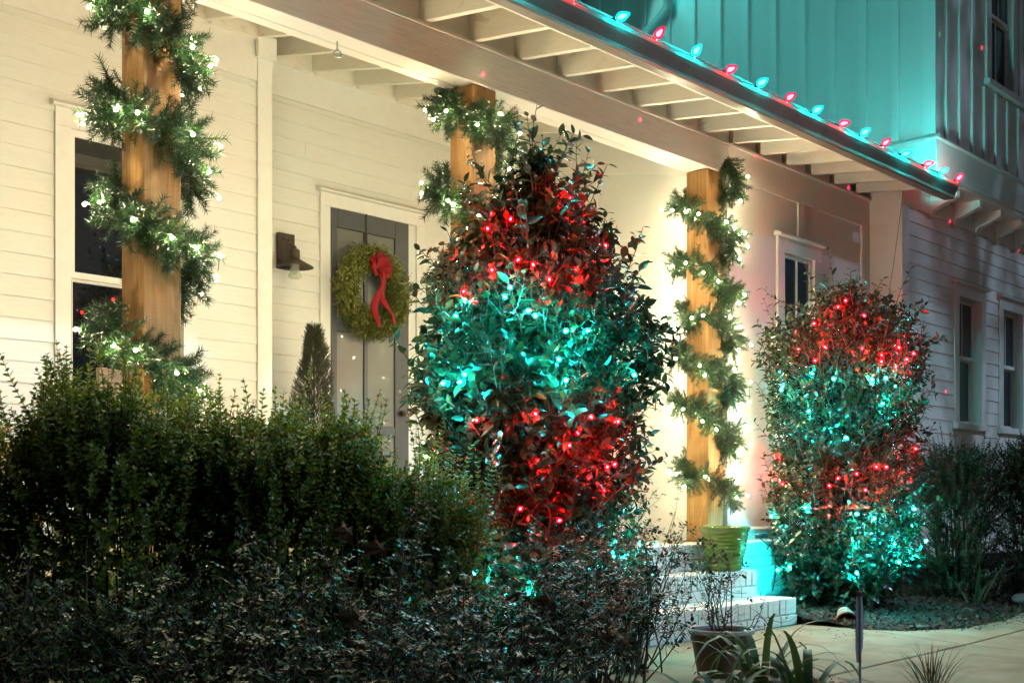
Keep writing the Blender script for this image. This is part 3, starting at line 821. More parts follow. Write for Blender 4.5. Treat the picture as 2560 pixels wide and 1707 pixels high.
# bow: ribbon loops and two tails
def ribbon(pts, width, normal_hint, twist=0.0):
    pts = [Vector(p) for p in pts]; nn = len(pts); vs = []; fs = []
    for i, p in enumerate(pts):
        d = (pts[min(i + 1, nn - 1)] - pts[max(i - 1, 0)]).normalized()
        s_ = d.cross(Vector(normal_hint)).normalized()
        n2 = s_.cross(d)
        tw = twist * math.sin(i * 1.3)
        s2 = (s_ * math.cos(tw) + n2 * math.sin(tw)) * width * 0.5
        for q in (-1, -0.33, 0.33, 1): vs.append(p + s2 * q + n2 * (0.004 * (1 - q * q)))
    for i in range(nn - 1):
        for k in range(3): fs.append((i * 4 + k, i * 4 + k + 1, i * 4 + 5 + k, i * 4 + 4 + k))
    return vs, fs
bc = onY(941, 674, YD - 0.19)
bow = MB()
for k, (an, L, tl) in enumerate([(0.35, 0.10, 0.05), (1.0, 0.115, 0.03), (1.65, 0.11, 0.05), (2.3, 0.10, 0.03), (2.9, 0.085, 0.06), (3.6, 0.07, 0.05), (5.7, 0.08, 0.06), (0.0, 0.07, 0.08), (1.3, 0.08, 0.09), (2.0, 0.075, 0.085)]):
    o = Vector((math.cos(an), 0, math.sin(an))); pts = []
    for t_ in np.linspace(0, math.pi * 2, 13):
        L2 = L * 1.06; rr = L2 * (1 - math.cos(t_)) / 2; hh = math.sin(t_) * L * 0.30
        pts.append(bc + o * rr + Vector((0, -tl * (1 - math.cos(t_)) / 2, 0)) + Vector((0, -1, 0)) * hh * 0.7 + o.cross(Vector((0, 1, 0))) * hh * 0.25)
    v_, f_ = ribbon(pts, 0.055, o.cross(Vector((0, 1, 0))).cross(o), 0.12)
    v_, f_ = ribbon(pts, 0.058, (0, -1, 0.001) if abs(math.sin(an)) < 2 else (1, 0, 0), 0.15)
    # ribbon width runs across the loop
    side = o.cross(Vector((0, -1, 0))).normalized()
    v_ = []
    for i, p in enumerate(pts):
        for q in (-1, -0.33, 0.33, 1): v_.append(p + side * 0.029 * q + Vector((0, -0.004 * (1 - q * q), 0)))
    bow.add(v_, f_)
bo = bow.build('bow', 'red_ribbon', wr_, True)
sm = bo.modifiers.new('cloth', 'SOLIDIFY'); sm.thickness = 0.0015
for (dx, dz, ph) in ((-0.015, -0.40, 0.0), (0.085, -0.36, 1.2)):
    pts = [bc + Vector((dx * t_ * 1.4 + 0.010 * math.sin(t_ * 9 + ph), -0.02 - 0.035 * math.sin(t_ * 7 + ph) - 0.01, dz * t_ - 0.02)) for t_ in np.linspace(0, 1, 16)]
    v_ = []
    for i, p in enumerate(pts):
        s2 = Vector((math.cos(0.5 * math.sin(i * 0.5 + ph)), math.sin(0.5 * math.sin(i * 0.5 + ph)), 0))
        for q in (-1, -0.33, 0.33, 1): v_.append(p + s2 * 0.028 * q + Vector((0, -0.004 * (1 - q * q), 0)))
    f_ = [(i * 4 + k, i * 4 + k + 1, i * 4 + 5 + k, i * 4 + 4 + k) for i in range(15) for k in range(3)]
    tl = MB().add(v_, f_).build('bow_tail', 'red_ribbon', bo, True)
    sm = tl.modifiers.new('cloth', 'SOLIDIFY'); sm.thickness = 0.0015
box('hanger_strap', 'rust_metal', wr_, -1.497, -1.485, YD - 0.034, YD - 0.0285, 2.66, 2.906)

# ------------------------------------------------------------------ light bulbs and strings
import bmesh
def ico_mesh(name, r, mat, stretch=1.0):
    bm = bmesh.new()
    vs = [bm.verts.new(c_) for c_ in ((r, 0, 0), (-r, 0, 0), (0, r, 0), (0, -r, 0), (0, 0, r * stretch), (0, 0, -r * stretch))]
    for f_ in ((0, 2, 4), (2, 1, 4), (1, 3, 4), (3, 0, 4), (2, 0, 5), (1, 2, 5), (3, 1, 5), (0, 3, 5)): bm.faces.new([vs[i] for i in f_])
    me = bpy.data.meshes.new(name); bm.to_mesh(me); bm.free()
    for p_ in me.polygons: p_.use_smooth = True
    me.materials.append(M[mat]); return me
def mini_bulb(c, r=0.0066, rc=0.0150):
    bm = bmesh.new()
    vs = [bm.verts.new(c_) for c_ in ((r, 0, 0), (-r, 0, 0), (0, r, 0), (0, -r, 0), (0, 0, r * 1.3), (0, 0, -r * 1.3))]
    for f_ in ((0, 2, 4), (2, 1, 4), (1, 3, 4), (3, 0, 4), (2, 0, 5), (1, 2, 5), (3, 1, 5), (0, 3, 5)): bm.faces.new([vs[i] for i in f_])
    q = bmesh.ops.create_icosphere(bm, subdivisions=1, radius=rc)
    for v in q['verts']:
        for f_ in v.link_faces: f_.material_index = 1
    me = bpy.data.meshes.new('bulb'); bm.to_mesh(me); bm.free()
    for p_ in me.polygons: p_.use_smooth = True
    me.materials.append(M['glow_' + c]); me.materials.append(M['cap_' + c]); return me
BULB = {'warm': mini_bulb('warm', 0.0066, 0.0125), 'red': mini_bulb('red', 0.0080, 0.0165), 'teal': mini_bulb('teal', 0.0080, 0.0165)}
def light_string(label, colour, pts, loc, wire=True, group=None, cat='string lights'):
    t = thing('light_string', label, cat, loc, group)
    if wire and len(pts) > 2:
        w_ = []
        for p_, q in zip(pts, pts[1:]):
            p_, q = Vector(p_), Vector(q)
            if not w_: w_.append(p_ + Vector((0, 0, 0.014)))
            w_.append(p_.lerp(q, 0.5) + Vector((random.uniform(-.02, .02), random.uniform(-.02, .02), -0.012)))
            w_.append(q + Vector((0, 0, 0.014)))
        MB().tube(w_, 0.0016, 4).build('wire', 'green_wire', t)
    for p_ in pts:
        o = bpy.data.objects.new('bulb', BULB[colour]); COL.objects.link(o); adopt(o, t)
        o.location = p_; o.rotation_euler = (random.uniform(-1.5, 1.5), random.uniform(-1.5, 1.5), 0)
    return t

# ------------------------------------------------------------------ garlands wound round the posts
def tip_template(nn=76, wn=0.0135, ln_=(0.19, 0.25)):
    V = []; F = []
    r_ = random.Random(3)
    def nd(p0, d, L, w_):
        d = Vector(d).normalized(); s_ = d.cross(Vector((r_.uniform(-1, 1), r_.uniform(-1, 1), r_.uniform(-1, 1)))).normalized() * w_
        i = len(V); p0 = Vector(p0)
        V.extend([p0 - s_, p0 + s_, p0 + d * L]); F.append((i, i + 1, i + 2))
    for k in range(nn):
        t_ = 0.03 + 0.97 * (k / nn); a_ = k * 2.399
        fw = 0.55 + 1.2 * max(0, t_ - 0.8) * 5 * 0.35
        nd((t_ * 0.90, 0, 0), (fw, math.cos(a_), math.sin(a_)), r_.uniform(*ln_), wn)
    for k in range(3):
        a_ = k * 2.1
        nd((-0.05, 0, 0), (1, 0.02 * math.cos(a_), 0.02 * math.sin(a_)), 0.95, 0.03)
    return np.array([tuple(v) for v in V]), np.array(F)
TIP = tip_template()
def garland(label, slabel, px, zc, ztop, zbot, Rg=0.170, nb=60):
    cx, cy = px + S / 2, S / 2
    t = thing('garland', label, 'garland', (cx, cy - 0.12, zbot), 'lit garlands wound round the porch posts')
    zs = np.linspace(ztop, zbot, 900)
    ph = np.interp(-zs, -np.array(zc), np.arange(len(zc))) * 2 * np.pi
    er, ecm = np.array(ER), np.array(EC)
    rad = np.cos(ph)[:, None] * ecm + np.sin(ph)[:, None] * er
    wob = 1 + 0.13 * np.sin(ph * 1.37 + px * 3) + 0.09 * np.sin(ph * 4.1 + px)
    C = np.array([cx, cy, 0]) + rad * (Rg * wob)[:, None]; C[:, 2] = zs + 0.035 * np.sin(ph * 1.7 + px * 2) + 0.02 * np.sin(ph * 3.7)
    C[:, 1] = np.where(C[:, 0] > 0.16, np.minimum(C[:, 1], -0.055), C[:, 1])
    seg = np.linalg.norm(np.diff(C, axis=0), axis=1); s_ = np.concatenate([[0], np.cumsum(seg)])
    def at(q):
        return np.stack([np.interp(q, s_, C[:, i]) for i in range(3)], 1), nrm(np.stack([np.interp(q, s_, rad[:, i]) for i in range(3)], 1))
    L = s_[-1]
    core = [Vector(p_) for p_ in at(np.linspace(0, L, 160))[0]]
    MB().tube(core, 0.007, 6).build('stem', 'green_wire', t)
    n_ = int(L / 0.0036)
    q = np.sort(rng.uniform(0, L, n_)); pos, rd = at(q); p2, _ = at(q + 0.02); tg = nrm(p2 - pos + 1e-6)
    b_ = np.cross(rd, tg); an = rng.uniform(-2.2, 2.2, n_)
    d = rd * np.cos(an)[:, None] + b_ * np.sin(an)[:, None] + tg * rng.uniform(-0.1, 0.9, (n_, 1))
    d[:, 2] += rng.normal(-0.05, 0.2, n_)
    nn = rng.normal(0, 1, (n_, 3)); sc = (0.76 if px > -1 else 0.93) * rng.uniform(0.105, 0.18, n_) * (1 + 0.25 * (rng.random(n_) < 0.1))
    V, F = instance(TIP, pos, d, nn, sc)
    tag(npobj('needles', V, F, 'needle', t), kind='stuff')
    qb = np.linspace(0.05, L - 0.03, nb) + rng.normal(0, 0.025, nb)
    pb, rb = at(qb)
    pts = pb + rb * rng.uniform(0.085, 0.135, (nb, 1)) + rng.normal(0, 0.02, (nb, 3)) - np.array([0, 0, 0.02])
    pts[:, 1] = np.where(pts[:, 0] > 0.17, np.minimum(pts[:, 1], -0.13), pts[:, 1])
    pts = pts[~((pts[:, 0] > 0.17) & (np.arange(nb) % 2 == 0))]
    light_string(slabel, 'warm', [tuple(p_) for p_ in pts], (cx, cy - 0.12, zbot), True, 'warm white strings on the garlands')
    return t
garland('green artificial pine garland spiralling round the nearest cedar post', 'warm white lights in the garland on the nearest post', PX[1], [3.38, 2.93, 2.50, 2.06, 1.46, 1.0, 0.6], 3.25, 0.85, nb=58)
garland('pine garland on the middle post behind the big lit shrub', 'warm white lights in the garland on the middle post', PX[2], [3.42, 2.98, 2.46, 2.0, 1.5, 1.0, 0.6], 3.20, 0.75, nb=58)
garland('tightly wound pine garland on the post beside the green pot', 'warm white lights in the garland on the post beside the green pot', PX[3], [3.24, 2.81, 2.42, 2.09, 1.78, 1.41, 0.93, 0.5], 3.19, 0.82, 0.165, 84)

# ------------------------------------------------------------------ big coloured bulbs along the gutter
def c9_mesh(c):
    prof = [(0.0085, 0.0), (0.015, 0.006), (0.0205, 0.018), (0.0195, 0.030), (0.014, 0.046), (0.007, 0.059), (0.001, 0.064)]
    b = MB().lathe([(0.001, 0.008), (0.007, 0.012), (0.0105, 0.020), (0.009, 0.032), (0.005, 0.044), (0.001, 0.049)], (0, 0, 0), 8); nf = len(b.f)
    b.lathe(prof, (0, 0, 0), 12)
    b.v = [(x_ * 1.35, y_ * 1.35, z_ * 1.25) for x_, y_, z_ in b.v]
    me = bpy.data.meshes.new('bulb'); me.from_pydata(b.v, [], b.f); me.update()
    for k, p_ in enumerate(me.polygons): p_.use_smooth = True; p_.material_index = 0 if k < nf else 1
    me.materials.append(M['glow_c9_' + c]); me.materials.append(M['cap_c9_' + c]); return me
def part_mesh(b, nm, mat):
    me = bpy.data.meshes.new(nm); me.from_pydata(b.v, [], b.f); me.update(); me.materials.append(M[mat]); return me
C9 = {c: c9_mesh(c) for c in ('teal', 'red')}
SOCK = part_mesh(MB().lathe([(0.011, -0.034), (0.0125, -0.012), (0.0125, 0.0), (0.009, 0.002)], (0, 0, 0), 8), 'socket', 'black_plastic')
CLIP = part_mesh(MB().box(-0.004, 0.004, -0.003, 0.003, -0.045, -0.013).box(-0.008, 0.008, -0.004, 0.004, -0.052, -0.045), 'clip', 'white_clip')
c9 = thing('gutter_light_string', 'alternating red and teal cone bulbs clipped along the gutter', 'string lights', (-2, -0.72, 3.44))
gpx = [(1551, 38), (1650, 84), (1742, 130), (1826, 171), (1902, 207), (1976, 245), (2043, 277), (2106, 310), (2161, 337), (2215, 362), (2264, 384), (2318, 410), (2356, 431), (2398, 447)]
gx = [onY(a_, b_, -0.75).x for a_, b_ in gpx]
i0 = 4
gx = [gx[0] - 0.372 * k for k in range(4, 0, -1)] + gx
wpts = []
ax = Vector((0.10, -0.93, 0.36)).normalized(); rq = Vector((0, 0, 1)).rotation_difference(ax)
for i, x in enumerate(gx):
    col = 'teal' if (i - i0) % 2 == 0 else 'red'
    p_ = Vector((x, -0.722 + random.uniform(-0.004, 0.004), 3.452))
    rr = rq.to_euler(); rr.z += random.uniform(-0.35, 0.35); rr.x += random.uniform(-0.25, 0.25)
    for nm, me in (('bulb', C9[col]), ('socket', SOCK)):
        o = bpy.data.objects.new(nm, me); COL.objects.link(o); adopt(o, c9); o.location = p_; o.rotation_euler = rr
    o = bpy.data.objects.new('clip', CLIP); COL.objects.link(o); adopt(o, c9); o.location = p_ + Vector((0, -0.008, 0.014))
    wpts += [p_ + Vector((-0.01, 0.03, -0.014)), p_ + Vector((0.186, 0.022, -0.016 + random.uniform(-0.008, 0.008)))]
MB().tube(wpts, 0.003, 5).build('wire', 'black_plastic', c9)
c9u = thing('gutter_light_string', 'red and teal cone bulbs on the upper gutter, above the frame', 'string lights', (0, 2.15, 6.15))
wpts = []
for i in range(11):
    p_ = Vector((2.30 - 0.37 * i, 2.165, 6.165))
    for nm, me in (('bulb', C9['teal' if i % 2 == 0 else 'red']), ('socket', SOCK)):
        o = bpy.data.objects.new(nm, me); COL.objects.link(o); adopt(o, c9u); o.location = p_; o.rotation_euler = rq.to_euler()
    wpts.append(p_ + Vector((0, 0.03, -0.014)))
MB().tube(wpts, 0.003, 5).build('wire', 'black_plastic', c9u)

# ------------------------------------------------------------------ camellias
T5 = leaf_template(5, 0.235, 0.28, 0.16)
def hull(prof):
    z = np.array([p_[0] for p_ in prof]); r = np.array([p_[1] for p_ in prof]); o = np.argsort(z)
    return lambda q: np.interp(q, z[o], r[o])
def camellia(label, c, prof, ntw, leaf, sprigs, seed, lump=0.24):
    global rng
    rng = np.random.default_rng(seed)
    t = thing('camellia', label, 'shrub', (c[0], c[1], 0))
    h = hull(prof); zmin, zmax = min(p_[0] for p_ in prof), max(p_[0] for p_ in prof)
    zz = np.linspace(zmin, zmax, 200); wz = h(zz) + 0.06; wz /= wz.sum()
    z = rng.choice(zz, ntw, p=wz) + rng.normal(0, 0.02, ntw); ph = rng.uniform(0, 2 * np.pi, ntw)
    lum = 1 + lump * np.sin(3 * ph + 4.1 * z) * np.cos(2 * ph - 5.3 * z + 1)
    rho = 1 - 0.66 * rng.uniform(0, 1, ntw) ** 1.6
    r = h(z) * lum * rho
    tip = np.stack([c[0] + r * np.cos(ph), c[1] + r * np.sin(ph), z], 1)
    radial = np.stack([np.cos(ph), np.sin(ph), 0 * ph], 1)
    fz = (z - zmin) / (zmax - zmin)
    d = radial * (0.9 - 0.5 * fz)[:, None] + np.array([0, 0, 1.0]) * (0.30 + 0.9 * fz ** 2)[:, None] + rng.normal(0, 0.32, (ntw, 3))
    d = nrm(d); L = rng.uniform(0.15, 0.27, ntw)
    P = shoots(tip - d * L[:, None] * 0.85, d, L, 5, (0, 0, 0.05), 0.14)
    # longer sprigs breaking the outline
    ex = []
    for (a_, b_) in sprigs:
        a_, b_ = np.array(a_), np.array(b_)
        u = np.linspace(0, 1, 6)[:, None]
        ex.append(a_ * (1 - u) + b_ * u + np.sin(u * np.pi) * rng.normal(0, 0.02, 3))
    if ex: P = np.concatenate([P, np.array(ex)])
    nq = 70; zq = zmin + (zmax - zmin) * (0.25 + 0.75 * rng.random(nq)); pq = rng.uniform(0, 6.28, nq); rq_ = h(zq) * 0.9
    dq = nrm(np.stack([np.cos(pq) * 0.7, np.sin(pq) * 0.7, rng.uniform(0.3, 1.3, nq)], 1))
    P = np.concatenate([P, shoots(np.stack([c[0] + rq_ * np.cos(pq), c[1] + rq_ * np.sin(pq), zq], 1), dq, rng.uniform(0.18, 0.30, nq), 5, (0, 0, 0.08), 0.12)])
    parts = []
    ts = np.linspace(0.12, 1, 9)
    pos, dr = along(P, ts); m, k, _ = pos.shape
    ra, rb = perp(dr); ph2 = rng.uniform(0, 6.28, (m, 1)) + np.arange(k)[None] * 2.5 + rng.normal(0, 0.3, (m, k))
    rd = ra * np.cos(ph2)[..., None] + rb * np.sin(ph2)[..., None]
    ti = (0.62 + rng.normal(0, 0.22, (m, k)))[..., None]
    dl = rd * np.cos(ti) + dr * np.sin(ti); dl[..., 2] -= 0.12
    nn = dr * np.cos(ti) - rd * np.sin(ti); nn[..., 2] += 0.35; nn += rng.normal(0, 0.25, nn.shape)
    sc = leaf * rng.uniform(0.62, 1.15, (m, k)) * (1 - 0.35 * ts[None] ** 5)
    sc3 = np.stack([sc, sc * rng.uniform(0.9, 1.15, (m, k)), sc], -1)
    V, F = instance(T5, pos.reshape(-1, 3), dl.reshape(-1, 3), nn.reshape(-1, 3), sc3.reshape(-1, 3))
    tag(npobj('crown', V, F, 'camellia_leaf', t), kind='stuff')
    sv = tubes(P, np.full(len(P), 0.0042), np.full(len(P), 0.0020))
    # limbs from the base to the twigs
    nl = 90
    idx = rng.choice(ntw, nl, replace=False)
    B = np.array([c[0], c[1], 0.0]) + np.concatenate([rng.normal(0, 0.05, (nl, 2)), np.zeros((nl, 1))], 1)
    E_ = P[idx, 0]; u = np.linspace(0, 1, 7)[None, :, None]
    mid = np.stack([c[0] + 0.25 * (E_[:, 0] - c[0]), c[1] + 0.25 * (E_[:, 1] - c[1]), E_[:, 2] * 0.62], 1)
    Q = B[:, None] * (1 - u) ** 2 + 2 * mid[:, None] * u * (1 - u) + E_[:, None] * u ** 2
    lv = tubes(Q, np.full(nl, 0.013), np.full(nl, 0.003), 5)
    V, F = merge([sv, lv]); npobj('branches', V, F, 'bark', t, True)
    trunk = MB().tube([(c[0], c[1], -0.02), (c[0] + 0.02, c[1], 0.3), (c[0] - 0.01, c[1] + 0.02, 0.8)], [0.04, 0.032, 0.018], 8).build('trunk', 'bark', t, True)
    return h
CA = (-2.47, -0.55)
PROF1 = [(2.66, 0.04), (2.50, 0.18), (2.31, 0.33), (2.08, 0.48), (1.85, 0.60), (1.62, 0.665), (1.40, 0.64), (1.22, 0.56), (1.05, 0.53), (0.82, 0.56), (0.60, 0.58), (0.35, 0.50), (0.12, 0.30)]
def pxd(x, y, D):    # photo pixel (2352 px wide view) and distance
    return tuple(atD(x * 1.0884, y * 1.0884, D))
sp1 = [(pxd(1225, 470, 6.2), pxd(1338, 312, 6.15)), (pxd(1315, 560, 6.0), pxd(1395, 378, 5.95)), (pxd(1150, 450, 6.2), pxd(1085, 355, 6.2)), (pxd(1200, 440, 6.3), pxd(1215, 365, 6.3)), (pxd(1080, 500, 6.1), pxd(1080, 420, 6.1)),
       (pxd(1380, 700, 5.9), pxd(1455, 605, 5.85)), (pxd(1030, 640, 6.2), pxd(965, 575, 6.2)), (pxd(1000, 720, 6.3), pxd(930, 640, 6.3)), (pxd(1420, 860, 5.9), pxd(1505, 770, 5.9)), (pxd(1440, 1090, 5.9), pxd(1530, 1050, 5.9)), (pxd(1440, 960, 5.9), pxd(1515, 910, 5.9))]
h1 = camellia('tall leafy camellia wrapped in red and teal lights before the middle post', CA, PROF1, 2400, 0.082, sp1, 21, 0.17)
CB = (0.75, -0.66)
PROF2 = [(2.36, 0.10), (2.22, 0.34), (2.03, 0.54), (1.78, 0.575), (1.59, 0.55), (1.28, 0.54), (0.97, 0.54), (0.66, 0.57), (0.41, 0.54), (0.22, 0.44), (0.08, 0.3)]
sp2 = [(pxd(1915, 700, 8.4), pxd(1900, 575, 8.4)), (pxd(1960, 700, 8.3), pxd(1955, 618, 8.3)), (pxd(2050, 740, 8.3), pxd(2092, 618, 8.3)), (pxd(1830, 780, 8.5), pxd(1775, 745, 8.5)), (pxd(2060, 800, 8.2), pxd(2130, 745, 8.2)), (pxd(1800, 850, 8.5), pxd(1728, 830, 8.5)), (pxd(2000, 720, 8.3), pxd(2030, 640, 8.3)), (pxd(1870, 740, 8.4), pxd(1830, 700, 8.4))]
h2 = camellia('shorter camellia wrapped in lights right of the brick steps', CB, PROF2, 2400, 0.068, sp2, 33, 0.10)

def on_hull(x, y, c, h, f=1.0):
    """where the line of sight through a photo pixel meets the shrub's outer leaves"""
    r = ray(x * 1.0884, y * 1.0884); best = None
    for D in np.linspace(4.5, 9.6, 300):
        p_ = CAM + r * D
        if math.hypot(p_.x - c[0], p_.y - c[1]) < h(p_.z) * f: best = p_; break
    if best is None:
        D = (Vector((c[0], c[1], CAM.z)) - CAM).dot(Vector((_c, _s, 0)))
        best = CAM + r * (D - 0.1)
    return tuple(best)
def band(c, h, z0, z1, px_list, n_in, f=1.02):
    pts = [on_hull(x, y, c, h, f) for x, y in px_list]
    for k in range(n_in):
        z = z0 + (z1 - z0) * (k + random.random()) / n_in; a_ = k * 2.4 + random.random()
        r = h(z) * random.uniform(0.55, 1.0)
        pts.append((c[0] + r * math.cos(a_), c[1] + r * math.sin(a_), z))
    pts.sort(key=lambda p_: (round((p_[2] - z0) / 0.12), math.atan2(p_[1] - c[1], p_[0] - c[0])))
    return pts
def lights_on(c, h, sets, which):
    for (lab, col, z0, z1, pl, n_in) in sets:
        light_string(lab + which, col, band(c, h, z0, z1, pl, n_in), (c[0], c[1], z0), True)
lights_on(CA, h1, [
    ('uppermost red light string in ', 'red', 2.0, 2.45, [(1190, 597), (1130, 620), (1225, 608), (1325, 620), (1065, 670), (1310, 455), (1120, 525), (1262, 642)], 9),
    ('upper teal light string in ', 'teal', 1.35, 1.9, [(1067, 692), (1160, 682), (1213, 714), (1300, 760), (1067, 860), (1018, 880), (1300, 873), (1230, 725)], 14),
    ('lower red light string in ', 'red', 0.75, 1.25, [(1095, 965), (1230, 950), (1358, 958), (1420, 968), (1308, 1022), (1395, 1072), (1412, 1066), (1285, 1195), (1195, 1168)], 9),
    ('lowest teal light string in ', 'teal', 0.15, 0.62, [(1470, 1250), (1510, 1250), (1410, 1275), (1090, 1315), (1057, 1368)], 9)], 'the tall camellia by the middle post')
lights_on(CB, h2, [
    ('uppermost red light string in ', 'red', 1.80, 2.22, [(1985, 725), (1925, 705), (1870, 743), (2065, 798), (1980, 800), (1895, 797), (1872, 828), (2025, 830), (2098, 812), (2058, 842), (2083, 825), (2025, 815)], 5),
    ('upper teal light string in ', 'teal', 1.3, 1.72, [(1915, 870), (2003, 872), (1798, 888), (1858, 945), (1943, 1005), (1795, 895), (2035, 868)], 10),
    ('lower red light string in ', 'red', 0.86, 1.2, [(2013, 1072), (1968, 1088), (1988, 1125), (1905, 1115), (1925, 1098)], 8),
    ('lowest teal light string in ', 'teal', 0.25, 0.8, [(1850, 1165), (1968, 1180), (2008, 1190), (1963, 1257), (2065, 1290), (2127, 1242), (1968, 1315), (2100, 1168), (2053, 1250), (1813, 1300)], 8)], 'the shorter camellia by the steps')

# ------------------------------------------------------------------ boxwoods
def boxwood(label, c, a_, b_, hgt, n_sh, leaf, seed, mat='boxwood_leaf', T=T4, upright=0.40, sprig=110, dx=0.0175, name='boxwood', cat='shrub'):
    global rng
    rng = np.random.default_rng(seed)
    t = thing(name, label, cat, (c[0], c[1], 0))
    ph = rng.uniform(0, 2 * np.pi, n_sh); tz = rng.uniform(0.06, 1, n_sh)
    top = rng.random(n_sh) < 0.42
    r = np.where(tz < 0.6, 0.80 + 0.2 * np.sin(np.pi * np.clip(tz, 0, .6) / 0.6 * 0.6), np.sqrt(np.clip(1 - ((tz - 0.6) / 0.47) ** 2, 0.05, 1)))
    lum = 1 + 0.10 * np.sin(4 * ph + seed) + 0.08 * np.sin(7 * ph + 9 * tz + seed)
    rho = 1 - 0.35 * rng.random(n_sh) ** 1.6
    rad = r * lum * rho
    X = a_ * rad * np.cos(ph); Y = b_ * rad * np.sin(ph); Z = tz * hgt
    rt = np.sqrt(rng.random(n_sh)) * 0.92
    Xt = a_ * rt * np.cos(ph); Yt = b_ * rt * np.sin(ph)
    Zt = hgt * (0.66 + 0.34 * np.sqrt(np.clip(1 - rt ** 2, 0, 1))) * (1 + 0.085 * np.sin(8 * Xt + seed * 1.7) * np.cos(5 * Yt + seed) + 0.05 * np.sin(17 * Xt - 11 * Yt + 2 * seed)) * rng.uniform(0.86, 1.05, n_sh)
    X, Y, Z = np.where(top, Xt, X), np.where(top, Yt, Y), np.where(top, Zt, Z)
    tip = np.stack([c[0] + X, c[1] + Y, Z], 1)
    d = np.stack([X / a_, Y / b_, np.full(n_sh, upright) + 0.8 * top], 1) + rng.normal(0, 0.22, (n_sh, 3))
    d = nrm(d); L = rng.uniform(0.15, 0.27, n_sh)
    isp = (rng.random(n_sh) < 3 * sprig / n_sh) & top
    d = np.where(isp[:, None], nrm(d + np.array([0, 0, 1.2])), d)
    L = np.where(isp, rng.uniform(0.28, 0.42, n_sh), L)
    tip = tip + isp[:, None] * d * rng.uniform(0.0, 0.22, (n_sh, 1)) ** 1.0
    P = shoots(tip - d * L[:, None], d, L, 6, (0, 0, 0.06), 0.07)
    V, F = opposite(P[~isp], np.arange(0.10, 1.001, dx / 0.235), leaf, 0.62, T)
    if isp.any():
        V, F = merge([(V, F), opposite(P[isp], np.arange(0.08, 1.001, 0.019 / 0.35), leaf, 0.62, T)])
    tag(npobj('foliage', V, F, mat, t), kind='stuff')
    sv = tubes(P, np.full(n_sh, 0.0022), np.full(n_sh, 0.0011))
    nl = 70; idx = rng.choice(n_sh, nl, replace=False); E_ = P[idx, 0]; u = np.linspace(0, 1, 6)[None, :, None]
    B = np.stack([c[0] + 0.25 * X[idx], c[1] + 0.25 * Y[idx], np.zeros(nl)], 1)
    mid = np.stack([c[0] + 0.6 * X[idx], c[1] + 0.6 * Y[idx], 0.5 * E_[:, 2]], 1)
    Q = B[:, None] * (1 - u) ** 2 + 2 * mid[:, None] * u * (1 - u) + E_[:, None] * u ** 2
    V, F = merge([sv, tubes(Q, np.full(nl, 0.008), np.full(nl, 0.0022), 4)])
    npobj('stems', V, F, 'green_twig', t)
    return t
p1 = atD(300, 1240, 4.45); p2 = atD(720, 1240, 4.65); p0 = atD(-110, 1240, 4.2); p3 = atD(1020, 1240, 4.8)
boxwood('large boxwood in front of the nearest post and the chair', (p1.x, p1.y), 0.52, 0.44, 1.22, 1550, 0.029, 41)
boxwood('rounded boxwood in front of the entry door', (p2.x, p2.y), 0.50, 0.44, 1.14, 1550, 0.029, 42)
boxwood('sparse boxwood cut off by the edge of the picture', (p0.x, p0.y), 0.26, 0.28, 0.86, 340, 0.028, 43)
boxwood('low boxwood at the foot of the tall camellia', (p3.x, p3.y), 0.42, 0.36, 0.92, 900, 0.026, 44)
T3 = leaf_template(4, 0.30, 0.3, 0.1)
for k, (x, D, hh, lab) in enumerate(((2400, 9.3, 1.24, 'dark boxwood hedge plant below the blue-lit windows, next to the camellia'), (2600, 9.4, 1.30, 'dark boxwood hedge plant below the blue-lit windows, at the picture edge'))):
    q = atD(x, 1240, D)
    boxwood(lab, (q.x, q.y), 0.42, 0.42, hh, 1100, 0.023, 51 + k, 'hedge_leaf', T3, 0.5, 100, 0.016)

